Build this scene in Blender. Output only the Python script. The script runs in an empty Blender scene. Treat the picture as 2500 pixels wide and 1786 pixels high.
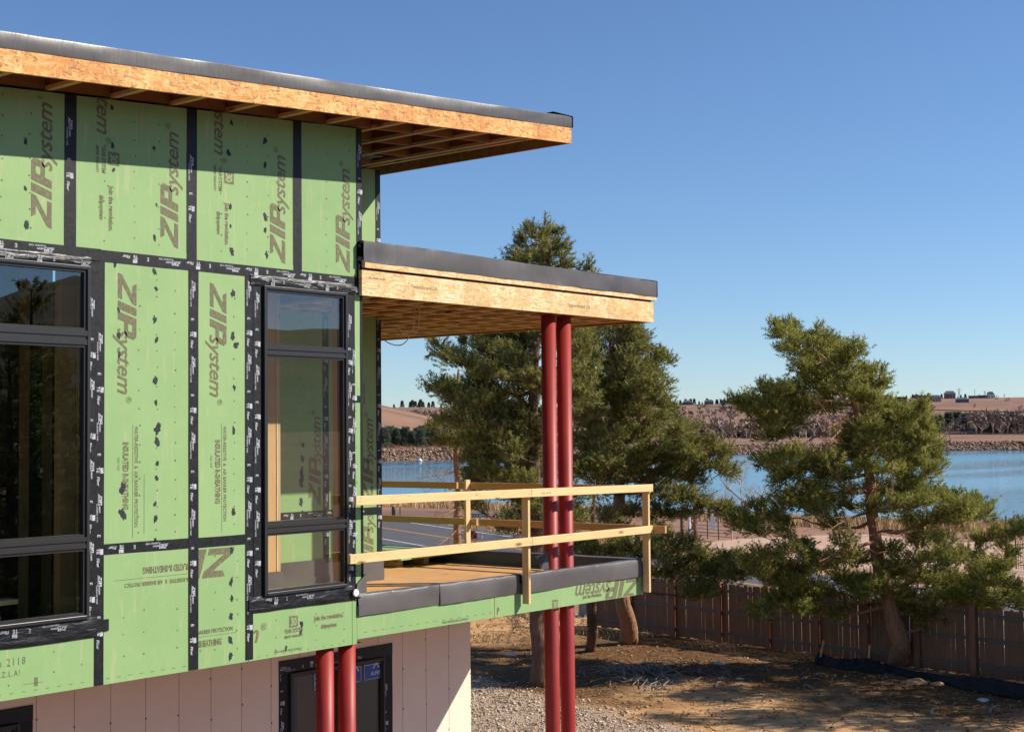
import bpy, bmesh, math, random
import numpy as np
from mathutils import Vector, Matrix, noise

random.seed(7)
rng = np.random.default_rng(7)
sc = bpy.context.scene
COL = sc.collection

# ------------------------------------------------------------------ camera
FPX, CX, CY = 3582.0, 1250.0, 893.0            # focal length in pixels of a 2500 px wide frame
PITCH, ROLL, TH = 0.0467296, 0.009629, 0.690056
CAM = np.array([0.0, -10.25, 6.5])
def _axes():
    cp, sp = math.cos(PITCH), math.sin(PITCH)
    fw = np.array([0, cp, sp]); dn0 = np.array([0, sp, -cp]); rt0 = np.array([1, 0, 0])
    c, s = math.cos(ROLL), math.sin(ROLL)
    rt = c*rt0 + s*dn0; dn = c*dn0 - s*rt0
    B = lambda v: np.array([v[1]*math.cos(TH)+v[0]*math.sin(TH), v[1]*math.sin(TH)-v[0]*math.cos(TH), v[2]])
    return B(rt), B(dn), B(fw)
RT, DN, FW = _axes()
def ray(x, y): return (x-CX)/FPX*RT + (y-CY)/FPX*DN + FW
def on_y(x, y, Y=0.0): d = ray(x, y); return CAM + d*(Y-CAM[1])/d[1]
def on_z(x, y, Z=0.0): d = ray(x, y); return CAM + d*(Z-CAM[2])/d[2]
def on_x(x, y, X): d = ray(x, y); return CAM + d*(X-CAM[0])/d[0]
def at(x, y, dist): return CAM + ray(x, y)*dist
camd = bpy.data.cameras.new('camera'); cam = bpy.data.objects.new('camera', camd); COL.objects.link(cam)
camd.sensor_width = 36.0; camd.lens = 36.0*FPX/2500.0; camd.clip_start = 0.1; camd.clip_end = 20000
M = Matrix(((RT[0], -DN[0], -FW[0], CAM[0]), (RT[1], -DN[1], -FW[1], CAM[1]), (RT[2], -DN[2], -FW[2], CAM[2]), (0, 0, 0, 1)))
cam.matrix_world = M
sc.camera = cam

# ------------------------------------------------------------------ light
SUN = Vector((0.88, -1.0, 0.93)).normalized()   # towards the sun
EL = math.asin(SUN.z); AZ = math.atan2(SUN.x, SUN.y)
world = bpy.data.worlds.new('World'); sc.world = world; world.use_nodes = True
nt = world.node_tree; nt.nodes.clear()
wo = nt.nodes.new('ShaderNodeOutputWorld'); bg = nt.nodes.new('ShaderNodeBackground'); sky = nt.nodes.new('ShaderNodeTexSky')
sky.sky_type = 'NISHITA'; sky.sun_disc = False; sky.sun_elevation = EL; sky.sun_rotation = AZ
sky.altitude = 300; sky.air_density = 0.9; sky.dust_density = 0.1; sky.ozone_density = 5.0
bg.inputs[1].default_value = 0.094
tint = nt.nodes.new('ShaderNodeMix'); tint.data_type = 'RGBA'; tint.blend_type = 'MULTIPLY'; tint.inputs[0].default_value = 1.0; tint.inputs[7].default_value = (0.96, 1.02, 1.10, 1)   # clearer, bluer mountain air
nt.links.new(sky.outputs[0], tint.inputs[6]); nt.links.new(tint.outputs[2], bg.inputs[0]); nt.links.new(bg.outputs[0], wo.inputs[0])
sl = bpy.data.lights.new('sun', 'SUN'); sl.energy = 5.0; sl.angle = math.radians(0.55); sl.color = (1.0, 0.925, 0.80)
so = bpy.data.objects.new('sun', sl); COL.objects.link(so); so.location = (20, -30, 40)
so.rotation_euler = (-SUN).to_track_quat('-Z', 'Y').to_euler()
sc.view_settings.view_transform = 'Standard'; sc.view_settings.look = 'None'
sc.view_settings.exposure = 0.36; sc.view_settings.gamma = 1.0; sc.view_settings.use_curve_mapping = False

# ------------------------------------------------------------------ helpers
def link(o, parent=None):
    COL.objects.link(o)
    if parent is not None: o.parent = parent
    return o
def tag(o, label=None, cat=None, group=None, kind=None):
    if label: o['label'] = label
    if cat: o['category'] = cat
    if group: o['group'] = group
    if kind: o['kind'] = kind
    return o
def empty(name, loc, label, cat, group=None):
    o = bpy.data.objects.new(name, None); link(o); o.location = loc; o.empty_display_size = 0.2
    return tag(o, label, cat, group)
class MB:
    """collects verts / faces in world space and links ONE mesh object"""
    def __init__(s): s.v = []; s.f = []; s.m = []; s.uv = None
    def add(s, vs, fs, mi=0):
        n = len(s.v); s.v.extend([tuple(map(float, p)) for p in vs]); s.f.extend([tuple(i+n for i in f) for f in fs]); s.m.extend([mi]*len(fs)); return s
    def box(s, x0, x1, y0, y1, z0, z1, mi=0):
        x0, x1 = min(x0, x1), max(x0, x1); y0, y1 = min(y0, y1), max(y0, y1); z0, z1 = min(z0, z1), max(z0, z1)
        return s.add([(x0,y0,z0),(x1,y0,z0),(x1,y1,z0),(x0,y1,z0),(x0,y0,z1),(x1,y0,z1),(x1,y1,z1),(x0,y1,z1)],
                     [(0,3,2,1),(4,5,6,7),(0,1,5,4),(1,2,6,5),(2,3,7,6),(3,0,4,7)], mi)
    def hexa(s, b, t, mi=0):
        """b, t: four points each, same winding"""
        return s.add(list(b)+list(t), [(0,3,2,1),(4,5,6,7),(0,1,5,4),(1,2,6,5),(2,3,7,6),(3,0,4,7)], mi)
    def bar(s, a, b, w, h, mi=0, up=(0,0,1)):
        a = Vector(a); b = Vector(b); d = (b-a).normalized(); u = Vector(up)
        if abs(d.dot(u)) > .98: u = Vector((1, 0, 0))
        sd = d.cross(u).normalized()*w/2; up2 = sd.cross(d).normalized()*h/2
        q = lambda c: [c-sd-up2, c+sd-up2, c+sd+up2, c-sd+up2]
        return s.hexa(q(a), q(b), mi)
    def tube(s, pts, rad, n=8, mi=0, cap=True):
        pts = [Vector(p) for p in pts]
        if not hasattr(rad, '__len__'): rad = [rad]*len(pts)
        base = len(s.v); ref = Vector((0.31, 0.17, 0.93)).normalized()
        for i, p in enumerate(pts):
            d = (pts[min(i+1, len(pts)-1)]-pts[max(i-1, 0)])
            d = d.normalized() if d.length > 1e-9 else Vector((0,0,1))
            r = ref if abs(d.dot(ref)) < .95 else Vector((1, 0, 0))
            a = d.cross(r).normalized(); b = d.cross(a)
            for k in range(n):
                t = 2*math.pi*k/n; q = p+(a*math.cos(t)+b*math.sin(t))*rad[i]; s.v.append((q.x, q.y, q.z))
        for i in range(len(pts)-1):
            for k in range(n):
                s.f.append((base+i*n+k, base+i*n+(k+1) % n, base+(i+1)*n+(k+1) % n, base+(i+1)*n+k)); s.m.append(mi)
        if cap:
            s.f.append(tuple(base+k for k in range(n))[::-1]); s.m.append(mi)
            s.f.append(tuple(base+(len(pts)-1)*n+k for k in range(n))); s.m.append(mi)
        return s
    def build(s, name, mats, parent=None, smooth=False, bevel=0):
        me = bpy.data.meshes.new(name); me.from_pydata(s.v, [], s.f)
        mats = mats if isinstance(mats, (list, tuple)) else [mats]
        for m in mats: me.materials.append(m)
        if len(mats) > 1: me.polygons.foreach_set('material_index', s.m)
        if smooth: me.polygons.foreach_set('use_smooth', [True]*len(s.f))
        me.update()
        if smooth and name.endswith('membrane'): me.set_sharp_from_angle(angle=math.radians(38))
        o = bpy.data.objects.new(name, me); link(o, parent)
        if parent is not None:
            o.matrix_parent_inverse = Matrix.Translation(parent_loc(parent)).inverted()
        if bevel:
            b = o.modifiers.new('bevel', 'BEVEL'); b.width = bevel; b.segments = 2; b.limit_method = 'ANGLE'
        return o
def parent_loc(p):
    return Vector(p.location) if p.type == 'EMPTY' else Vector((0, 0, 0))
def np_mesh(name, V, F, mats, parent=None, smooth=False, attr=None, mi=None):
    """V (n,3), F (m,k) arrays"""
    me = bpy.data.meshes.new(name); V = np.asarray(V, np.float32); F = np.asarray(F, np.int32)
    me.vertices.add(len(V)); me.vertices.foreach_set('co', V.ravel())
    k = F.shape[1]; me.loops.add(F.size); me.loops.foreach_set('vertex_index', F.ravel())
    me.polygons.add(len(F)); me.polygons.foreach_set('loop_start', np.arange(0, F.size, k, dtype=np.int32))
    mats = mats if isinstance(mats, (list, tuple)) else [mats]
    for m in mats: me.materials.append(m)
    if mi is not None: me.polygons.foreach_set('material_index', np.asarray(mi, np.int32))
    if smooth: me.polygons.foreach_set('use_smooth', np.ones(len(F), bool))
    if attr is not None:
        for nm, a in attr.items():
            at_ = me.attributes.new(nm, 'FLOAT_COLOR', 'POINT'); c = np.ones((len(V), 4), np.float32); c[:, :a.shape[1]] = a
            at_.data.foreach_set('color', c.ravel())
    me.update(calc_edges=True); me.validate()
    o = bpy.data.objects.new(name, me); link(o, parent)
    if parent is not None: o.matrix_parent_inverse = Matrix.Translation(parent_loc(parent)).inverted()
    return o
def at_origin(parent, o):
    o.parent = parent; o.matrix_parent_inverse = Matrix.Translation(parent_loc(parent)).inverted(); return o
def copy_tree(o, parent=None):
    c = o.copy(); COL.objects.link(c); c.parent = parent
    for ch in list(o.children): copy_tree(ch, c)
    return c

# ------------------------------------------------------------------ materials
class NT:
    def __init__(s, name, rough=.6, spec=.4):
        s.m = bpy.data.materials.new(name); s.m.use_nodes = True; s.t = s.m.node_tree; s.N = s.t.nodes; s.L = s.t.links
        s.p = s.N['Principled BSDF']; s.p.inputs['Roughness'].default_value = rough; s.p.inputs['Specular IOR Level'].default_value = spec
        s.tc = s.N.new('ShaderNodeTexCoord'); s.o = s.tc.outputs['Object']
    def n(s, typ, **kw):
        x = s.N.new(typ)
        for k, v in kw.items():
            if k in x.inputs: x.inputs[k].default_value = v
            else: setattr(x, k, v)
        return x
    def map(s, scale=(1,1,1), loc=(0,0,0), rot=(0,0,0), src=None):
        m = s.n('ShaderNodeMapping'); m.inputs['Scale'].default_value = scale; m.inputs['Location'].default_value = loc; m.inputs['Rotation'].default_value = rot
        s.L.new(src or s.o, m.inputs[0]); return m.outputs[0]
    def noise(s, scale, detail=4, rough=.55, vec=None, dist=0):
        x = s.n('ShaderNodeTexNoise'); x.inputs['Scale'].default_value = scale; x.inputs['Detail'].default_value = detail
        x.inputs['Roughness'].default_value = rough; x.inputs['Distortion'].default_value = dist
        s.L.new(vec or s.o, x.inputs['Vector']); return x.outputs[0]
    def vor(s, scale, vec=None, feat='F1', out='Distance', rand=1):
        x = s.n('ShaderNodeTexVoronoi', feature=feat); x.inputs['Scale'].default_value = scale; x.inputs['Randomness'].default_value = rand
        s.L.new(vec or s.o, x.inputs['Vector']); return x.outputs[out]
    def ramp(s, fac, stops, interp='LINEAR'):
        x = s.n('ShaderNodeValToRGB'); cr = x.color_ramp; cr.interpolation = interp
        while len(cr.elements) > 1: cr.elements.remove(cr.elements[-1])
        cr.elements[0].position = stops[0][0]; cr.elements[0].color = (*stops[0][1], 1) if len(stops[0][1]) == 3 else stops[0][1]
        for p, c in stops[1:]:
            e = cr.elements.new(p); e.color = (*c, 1) if len(c) == 3 else c
        s.L.new(fac, x.inputs[0]); return x.outputs[0]
    def g(s, fac, a, b, va=0.0, vb=1.0):
        return s.ramp(fac, [(a, (va,)*3), (b, (vb,)*3)])
    def mix(s, fac, a, b, mode='MIX'):
        x = s.n('ShaderNodeMix', data_type='RGBA', blend_type=mode)
        for i, v in ((0, fac), (6, a), (7, b)):
            if hasattr(v, 'is_output'): s.L.new(v, x.inputs[i])
            elif i == 0: x.inputs[0].default_value = v
            else: x.inputs[i].default_value = (*v, 1)
        return x.outputs[2]
    def math(s, op, a, b=0.0):
        x = s.n('ShaderNodeMath', operation=op)
        for i, v in ((0, a), (1, b)):
            if hasattr(v, 'is_output'): s.L.new(v, x.inputs[i])
            else: x.inputs[i].default_value = v
        return x.outputs[0]
    def attr(s, name):
        x = s.n('ShaderNodeAttribute', attribute_name=name); return x.outputs['Color']
    def rnd(s):
        return s.n('ShaderNodeObjectInfo').outputs['Random']
    def bump(s, h, strength=.3, dist=.01):
        b = s.n('ShaderNodeBump'); b.inputs['Strength'].default_value = strength; b.inputs['Distance'].default_value = dist
        s.L.new(h, b.inputs['Height']); s.L.new(b.outputs[0], s.p.inputs['Normal']); return b
    def col(s, c):
        if hasattr(c, 'is_output'): s.L.new(c, s.p.inputs['Base Color'])
        else: s.p.inputs['Base Color'].default_value = (*c, 1)
        return s
    def set(s, k, v):
        if hasattr(v, 'is_output'): s.L.new(v, s.p.inputs[k])
        else: s.p.inputs[k].default_value = v
        return s

def simple(name, c, rough=.6, spec=.4, var=.12, scale=6, metal=0):
    t = NT(name, rough, spec); n = t.noise(scale)
    t.col(t.mix(t.g(n, .3, .7), tuple(x*(1-var) for x in c), tuple(min(1, x*(1+var)) for x in c))); t.set('Metallic', metal)
    return t.m

def m_green():
    t = NT('green_sheathing', .62, .35)
    big = t.noise(1.3, 5, .6); mid = t.noise(9, 5, .6); fine = t.noise(70, 3, .6)
    c = t.mix(t.g(big, .35, .65), (.228, .382, .146), (.280, .435, .178))
    c = t.mix(t.g(mid, .55, .75, 0, .6), c, (.37, .43, .20))            # rubbed, yellowish dirt
    st = t.noise(3, 4, .6, t.map((6, 6, .6), rot=(0, .25, 0)))
    c = t.mix(t.g(st, .58, .66, 0, .7), c, (.44, .42, .24))            # slanting scuffs
    sc2 = t.noise(2.2, 6, .65, t.map((1, 1, 1.4), loc=(4, 2, 7)))
    c = t.mix(t.g(sc2, .6, .72, 0, .3), c, (.2, .33, .12))
    c = t.mix(t.g(t.noise(160, 2), .62, .7, 0, .35), c, (.12, .2, .06))
    rn = t.rnd(); c = t.mix(.35, c, t.mix(rn, (.215, .355, .14), (.305, .445, .19)))
    t.col(c); fl = t.vor(26, t.map((1, 1, .45), rot=(0, .5, 0)))
    t.bump(t.mix(.5, fl, fine), .25, .004); return t.m
def m_tape():
    t = NT('black_tape', .5, .3)
    n = t.noise(22, 5, .65, dist=.6); w = t.noise(60, 3, .6, t.map((1, 1, .25)))
    t.col(t.mix(t.g(n, .4, .75), (.006, .007, .009), (.015, .016, .020)))
    t.set('Roughness', t.g(n, .3, .8, .42, .62)); t.bump(t.mix(.4, n, w), .5, .005); return t.m
def m_wrinkled_tape():
    t = NT('wrinkled_black_tape', .4, .4)
    a = t.noise(5, 3, .55, t.map((.8, 1, 3.2)), 1.6)
    t.col(t.mix(t.g(a, .4, .8), (.006, .007, .009), (.014, .015, .018))); t.set('Roughness', t.g(a, .35, .7, .36, .5)); t.bump(a, .45, .02); return t.m
def m_print(name, c, hole):
    t = NT(name, .65, .3); n = t.noise(55, 3, .7, t.map((1, 1, .5)))
    t.col(t.mix(t.g(n, .48, .7), c, hole)); return t.m
def m_osb(name, a, b, c3, dark=(.10, .05, .02)):
    """strand board: flakes in random directions, made of layered oriented cells"""
    t = NT(name, .62, .35)
    col = None
    cell = t.vor(9, t.map((1, 1, 1.3)), out='Color'); sep = t.n('ShaderNodeSeparateColor'); t.L.new(cell, sep.inputs[0])
    strands = []
    for i, (sx, sz, r) in enumerate([(1.0, 4.6, .35), (1.2, 5.0, -.6), (4.4, 1.3, .3), (1.0, 5.5, 1.0)]):
        v = t.n('ShaderNodeTexVoronoi', feature='F1'); v.inputs['Scale'].default_value = 11
        nz = t.n('ShaderNodeTexNoise'); nz.inputs['Scale'].default_value = 5; t.L.new(t.o, nz.inputs['Vector'])
        add = t.n('ShaderNodeMix', data_type='VECTOR'); add.inputs[0].default_value = .06; t.L.new(t.o, add.inputs[4]); t.L.new(nz.outputs[1], add.inputs[5])
        t.L.new(t.map((sx, 1, sz), rot=(0, r, 0), loc=(i*3.1, 0, i), src=add.outputs[1]), v.inputs['Vector'])
        s2 = t.n('ShaderNodeSeparateColor'); t.L.new(v.outputs['Color'], s2.inputs[0]); e = t.n('ShaderNodeTexVoronoi', feature='DISTANCE_TO_EDGE'); e.inputs['Scale'].default_value = 11
        t.L.new(v.inputs['Vector'].links[0].from_socket, e.inputs['Vector'])
        strands.append((s2.outputs[0], s2.outputs[1], e.outputs[0]))
    x = t.ramp(strands[0][0], [(0, a), (.45, b), (.75, a), (1, c3)])
    edge = t.g(strands[0][2], .0, .09, 1, 0)
    for k in (1, 2, 3):
        y = t.ramp(strands[k][0], [(0, b), (.4, a), (.8, c3), (1, a)])
        sel = t.g(strands[k][1], .5, .52)
        x = t.mix(sel, x, y); edge = t.mix(sel, edge, t.g(strands[k][2], .0, .09, 1, 0))
    grain = t.noise(60, 3, .6, t.map((1, 1, 6), rot=(0, .3, 0)))
    x = t.mix(t.g(grain, .4, .7, 0, .25), x, c3)
    big = t.noise(2.6, 4, .6); x = t.mix(t.g(big, .45, .62, 0, .55), x, b); x = t.mix(t.g(big, .28, .4, .5, 0), x, c3)
    chip = t.g(t.noise(16, 3, .7), .50, .60)
    x = t.mix(t.math('MULTIPLY', t.math('MULTIPLY', edge, .9), t.math('ADD', chip, .15)), x, dark)
    t.col(x); t.bump(t.mix(.5, strands[0][2], grain), .25, .004); return t.m
def m_wood(name, a, b, knot=(.14, .05, .015), axis='X', rough=.6, sc=1.0, dirt=.0):
    t = NT(name, rough, .35)
    s = {'X': (.6, 9, 9), 'Y': (9, .6, 9), 'Z': (9, 9, .6)}[axis]
    rn = t.rnd(); off = t.n('ShaderNodeCombineXYZ'); t.L.new(t.math('MULTIPLY', rn, 37.0), off.inputs[0]); t.L.new(t.math('MULTIPLY', rn, 11.0), off.inputs[2])
    va = t.n('ShaderNodeVectorMath', operation='ADD'); t.L.new(t.o, va.inputs[0]); t.L.new(off.outputs[0], va.inputs[1])
    mp = t.map(tuple(q*sc for q in s), src=va.outputs[0])
    g = t.noise(4.0, 6, .6, mp, .8); ring = t.noise(1.6, 3, .5, mp, 2.2)
    c = t.mix(t.g(g, .3, .7), a, b); c = t.mix(t.g(ring, .5, .62, 0, .35), c, tuple(x*.72 for x in a))
    c = t.mix(.25, c, t.mix(rn, a, b))
    s2 = {'X': (1, 3, 3), 'Y': (3, 1, 3), 'Z': (3, 3, 1)}[axis]
    k = t.vor(1.7, t.map(s2, src=va.outputs[0])); c = t.mix(t.g(k, .05, .14, .85, 0), c, knot)
    if dirt: c = t.mix(t.g(t.noise(2.5, 6, .65), .45, .7, 0, dirt), c, (.10, .085, .07))
    t.col(c); t.bump(g, .2, .003); return t.m
def m_membrane():
    t = NT('black_membrane', .5, .4)
    n = t.noise(1.1, 3, .5, dist=.5); f = t.noise(30, 4, .6, t.map((2.6, 1, .22))); cr = t.noise(3.2, 3, .5, t.map((1, 1, .7)))
    c = t.mix(t.g(n, .3, .7), (.075, .068, .067), (.135, .122, .117)); c = t.mix(t.g(f, .55, .8, 0, .22), c, (.14, .125, .115)); c = t.mix(t.g(t.noise(42, 3), .68, .74, 0, .5), c, (.20, .18, .16))
    t.col(c); t.set('Roughness', t.g(f, .3, .7, .30, .44)); t.bump(t.mix(.8, f, cr), .4, .014); return t.m
def m_red():
    t = NT('red_primer', .5, .45)
    n = t.noise(2.2, 5, .6); s = t.noise(18, 4, .6, t.map((1, 1, .15)))
    c = t.mix(t.g(n, .35, .7), (.29, .020, .014), (.36, .029, .020)); c = t.mix(t.g(s, .62, .8, 0, .3), c, (.44, .09, .065))
    c = t.mix(t.g(t.noise(45, 3), .66, .74, 0, .5), c, (.16, .02, .018)); t.col(c)
    t.bump(t.noise(90, 3), .1, .002); return t.m
def m_foam():
    t = NT('foam_board', .8, .25)
    n = t.noise(2.5, 5, .6); c = t.mix(t.g(n, .35, .7), (.86, .68, .53), (.90, .74, .60))
    c = t.mix(t.g(t.noise(40, 3), .6, .72, 0, .25), c, (.58, .46, .38)); c = t.mix(.2, c, t.mix(t.rnd(), (.82, .65, .51), (.91, .77, .63)))
    t.col(c); t.bump(t.noise(60, 3), .08, .002); return t.m
def m_glass():
    m = bpy.data.materials.new('window_glass'); m.use_nodes = True; t = m.node_tree; t.nodes.clear()
    o = t.nodes.new('ShaderNodeOutputMaterial'); mx = t.nodes.new('ShaderNodeMixShader'); fr = t.nodes.new('ShaderNodeFresnel')
    ge = t.nodes.new('ShaderNodeNewGeometry'); mr = t.nodes.new('ShaderNodeMapRange'); ior = 1.68
    mr.inputs['To Min'].default_value = ior; mr.inputs['To Max'].default_value = 1/ior      # both faces of the thin pane reflect alike
    t.links.new(ge.outputs['Backfacing'], mr.inputs['Value']); t.links.new(mr.outputs[0], fr.inputs[0])
    tr = t.nodes.new('ShaderNodeBsdfTransparent'); tr.inputs[0].default_value = (.90, .93, .91, 1); gl = t.nodes.new('ShaderNodeBsdfGlossy'); gl.inputs['Roughness'].default_value = .0
    gl.inputs[0].default_value = (.95, .97, 1, 1)
    t.links.new(fr.outputs[0], mx.inputs[0]); t.links.new(tr.outputs[0], mx.inputs[1]); t.links.new(gl.outputs[0], mx.inputs[2]); t.links.new(mx.outputs[0], o.inputs[0]); return m
GREEN = m_green(); TAPE = m_tape(); WTAPE = m_wrinkled_tape()
PRINT = m_print('brown_print', (.150, .125, .075), (.20, .255, .10)); SMEAR = m_print('sealant', (.022, .024, .034), (.05, .052, .062))
WHITE_PRINT = m_print('white_print', (.50, .52, .56), (.16, .17, .19)); BARE = simple('bare_metal_dot', (.09, .11, .05), .6)
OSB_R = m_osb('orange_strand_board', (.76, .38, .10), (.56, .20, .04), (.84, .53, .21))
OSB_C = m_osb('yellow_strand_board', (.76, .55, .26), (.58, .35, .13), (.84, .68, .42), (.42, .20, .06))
OSB_D = m_osb('shaded_strand_board', (.38, .18, .055), (.28, .11, .03), (.46, .25, .09))  # darker strand board; the shade of undersides is in its colour
LUMBER = m_wood('pale_lumber', (.72, .50, .21), (.79, .59, .30)); LUMBER_Z = m_wood('pale_lumber_upright', (.66, .45, .20), (.74, .54, .28), axis='Z')
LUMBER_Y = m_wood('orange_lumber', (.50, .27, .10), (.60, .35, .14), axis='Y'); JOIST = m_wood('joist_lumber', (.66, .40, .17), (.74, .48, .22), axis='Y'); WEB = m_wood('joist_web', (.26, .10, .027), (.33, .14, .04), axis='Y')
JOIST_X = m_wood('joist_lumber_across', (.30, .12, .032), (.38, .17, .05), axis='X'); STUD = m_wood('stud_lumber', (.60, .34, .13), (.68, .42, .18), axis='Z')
PLY = m_wood('deck_plywood', (.60, .30, .10), (.76, .44, .18), axis='X', sc=.8, dirt=.22)
MEMB = m_membrane(); RED = m_red(); FOAM = m_foam(); GLASS = m_glass()
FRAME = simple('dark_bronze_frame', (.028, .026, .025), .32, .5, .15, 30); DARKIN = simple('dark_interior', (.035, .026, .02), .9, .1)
EDGE = simple('board_edge', (.62, .45, .22), .8, .2); BLUE = simple('blue_sticker', (.03, .09, .36), .4, .5); WHITE = simple('white_plastic', (.75, .75, .74), .45)

# ------------------------------------------------------------------ lettering (flat print)
_tc = {}
def text2d(s, size=1.0, shear=0.0, fat=0.0, space=1.0, narrow=1.0):
    """flat letter mesh in 2d, cap height about .73*size"""
    key = (s, shear, fat, space)
    if key not in _tc:
        cu = bpy.data.curves.new('tmp_text', 'FONT'); cu.body = s; cu.size = 1.0; cu.shear = shear; cu.offset = fat; cu.space_character = space; cu.resolution_u = 2
        o = bpy.data.objects.new('tmp_text', cu); COL.objects.link(o)
        bpy.context.view_layer.update()
        me = bpy.data.meshes.new_from_object(o.evaluated_get(bpy.context.evaluated_depsgraph_get()))
        _tc[key] = ([(v.co.x, v.co.y) for v in me.vertices], [tuple(p.vertices) for p in me.polygons])
        bpy.data.objects.remove(o); bpy.data.curves.remove(cu); bpy.data.meshes.remove(me)
    v, f = _tc[key]
    return [(x*size*narrow, y*size) for x, y in v], f
def join2d(parts):
    V = []; F = []
    for v, f in parts:
        n = len(V); V += v; F += [tuple(i+n for i in q) for q in f]
    return V, F
def shift(p, dx=0, dy=0, s=1, rot=0):
    c, n = math.cos(rot), math.sin(rot)
    return [((x*c-y*n)*s+dx, (x*n+y*c)*s+dy) for x, y in p[0]], p[1]
def zip_word():
    sh = .32
    def P(*q): return [(x+sh*y, y) for x, y in q]
    polys = []
    polys += [P((0,.0),(1.12,.0),(1.12,.22),(0,.22)), P((0,.22),(.40,.22),(1.12,.78),(.72,.78)), P((.30,.78),(1.12,.78),(1.12,1.0),(.12,1.0))]
    polys += [P((1.24,0),(1.60,0),(1.60,1),(1.24,1))]
    polys += [P((1.72,0),(2.08,0),(2.08,1),(1.72,1)), P((2.08,.78),(2.42,.78),(2.55,1.0),(2.08,1.0)), P((2.42,.55),(2.72,.5),(2.72,.85),(2.55,1.0),(2.42,.78)), P((2.08,.34),(2.55,.34),(2.72,.5),(2.42,.55),(2.08,.55))]
    V = []; F = []
    for p in polys:
        n = len(V); V += p; F.append(tuple(range(n, n+len(p))))
    return V, F
def logo2d(cap=.19, reg=True, fat=.012, syslen=3.0):
    z = shift(zip_word(), s=cap)
    t = text2d('system', 1.0, .32, fat, .95); w = max(x for x, y in t[0])
    k = syslen*cap/w
    parts = [z, ([(x*k+2.45*cap, y*k*.98) for x, y in t[0]], t[1])]
    if reg:
        parts.append(shift(text2d('®', .30*cap/.73*1.0), dx=5.55*cap, dy=.45*cap))
    return join2d(parts)
def block30():
    """black block with 30 left open: drawn as a frame of bars plus digits in the board's colour above it"""
    return ([(0, 0), (1, 0), (1, 1), (0, 1)], [(0, 1, 2, 3)])
def place2d(mb, p, x, z, rot=0, Y=0, s=1, clip=None, mi=0):
    v, f = p; c, n = math.cos(rot), math.sin(rot)
    W = [(x+(a*c-b*n)*s, Y, z+(a*n+b*c)*s) for a, b in v]
    if clip:
        x0, x1, z0, z1 = clip
        W2 = [(min(max(w[0], x0), x1), Y, min(max(w[2], z0), z1)) for w in W]
        f = [q for q in f if not (all(W[i][0] <= x0 for i in q) or all(W[i][0] >= x1 for i in q) or all(W[i][2] <= z0 for i in q) or all(W[i][2] >= z1 for i in q))]
        W = W2
    mb.add(W, f, mi)
HALF = math.pi/2

# ------------------------------------------------------------------ the house under construction
house = empty('house', (0, 0, 0), 'unfinished house sheathed in printed green panels with black tape, cantilevered balcony and flat overhanging roofs', 'house')
XL = -1.5
def ztop(x): return 9.535 + .0705*(x-10.166)       # underside of the sloping top roof
def panel(x0, x1, z0, z1, name='sheathing_panel', Y0=0.0, th=.04, top=None):
    mb = MB(); g = .0015
    a, b = x0+g, x1-g
    zt0, zt1 = (z1-g, z1-g) if not top else (top(a)-g, top(b)-g)
    mb.hexa([(a, Y0, z0+g), (b, Y0, z0+g), (b, Y0+th, z0+g), (a, Y0+th, z0+g)], [(a, Y0, zt0), (b, Y0, zt1), (b, Y0+th, zt1), (a, Y0+th, zt0)])
    return mb.build(name, GREEN, house)
up = lambda x: ztop(x)-.012
pan = {}
xs = [-1.5, -.48, .73, 1.94, 3.16, 4.38, 5.60, 6.825, 8.045, 9.275, 10.12]
for i in range(len(xs)-1): pan['U%d' % i] = panel(xs[i], xs[i+1], 8.02, 0, top=up)
pan['M1'] = panel(7.11, 8.06, 5.59, 8.0); pan['M2'] = panel(8.064, 8.78, 5.59, 8.0); pan['M3'] = panel(9.95, 10.12, 6.86, 8.0); pan['M4'] = panel(9.95, 10.12, 4.94, 6.856)
pan['L0'] = panel(6.0, 7.10, 4.50, 5.0); pan['L00'] = panel(4.79, 5.996, 4.50, 5.0)
pan['L1'] = panel(7.105, 8.055, 4.50, 5.586); pan['L2'] = panel(8.06, 8.675, 4.50, 5.586); pan['L3'] = panel(8.68, 9.965, 4.50, 4.99); pan['L4'] = panel(9.968, 10.03, 4.50, 4.94)
pan['A0'] = panel(-1.5, 0.95, 4.5, 8.0); pan['A1'] = panel(.954, 2.17, 4.5, 8.0); pan['A2'] = panel(2.174, 3.39, 4.5, 8.0); pan['A3'] = panel(3.394, 4.70, 4.5, 8.0)
pan['LL'] = panel(3.394+1.31, 4.786, 4.5, 5.0)
# side return of the corner, back wall with its own sheets
side = MB(); side.box(10.095, 10.12, .045, .165, 4.8, ztop(10.12)-.02); side.build('corner_return', GREEN, house)
YB = 2.1
def bpanel(x0, x1, z0, z1, top=None): return panel(x0, x1, z0, z1, Y0=YB, top=top)
pan['B1'] = bpanel(10.195, 11.60, 5.62, 8.0); pan['B2'] = bpanel(10.195, 11.60, 4.81, 5.616); pan['B3'] = bpanel(11.604, 12.50, 5.62, 8.0); pan['B4'] = bpanel(11.604, 12.50, 4.81, 5.616)
pan['B5'] = bpanel(8.8, 11.60, 8.004, 0, top=up); pan['B6'] = bpanel(11.604, 12.50, 8.004, 0, top=up)
MB().hexa([(12.46, YB+.04, 4.8), (12.50, YB+.04, 4.8), (12.50, 8, 4.8), (12.46, 8, 4.8)], [(12.46, YB+.04, up(12.5)), (12.50, YB+.04, up(12.5)), (12.5, 8, up(12.5)), (12.46, 8, up(12.5))]).build('side_wall', GREEN, house)

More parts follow.
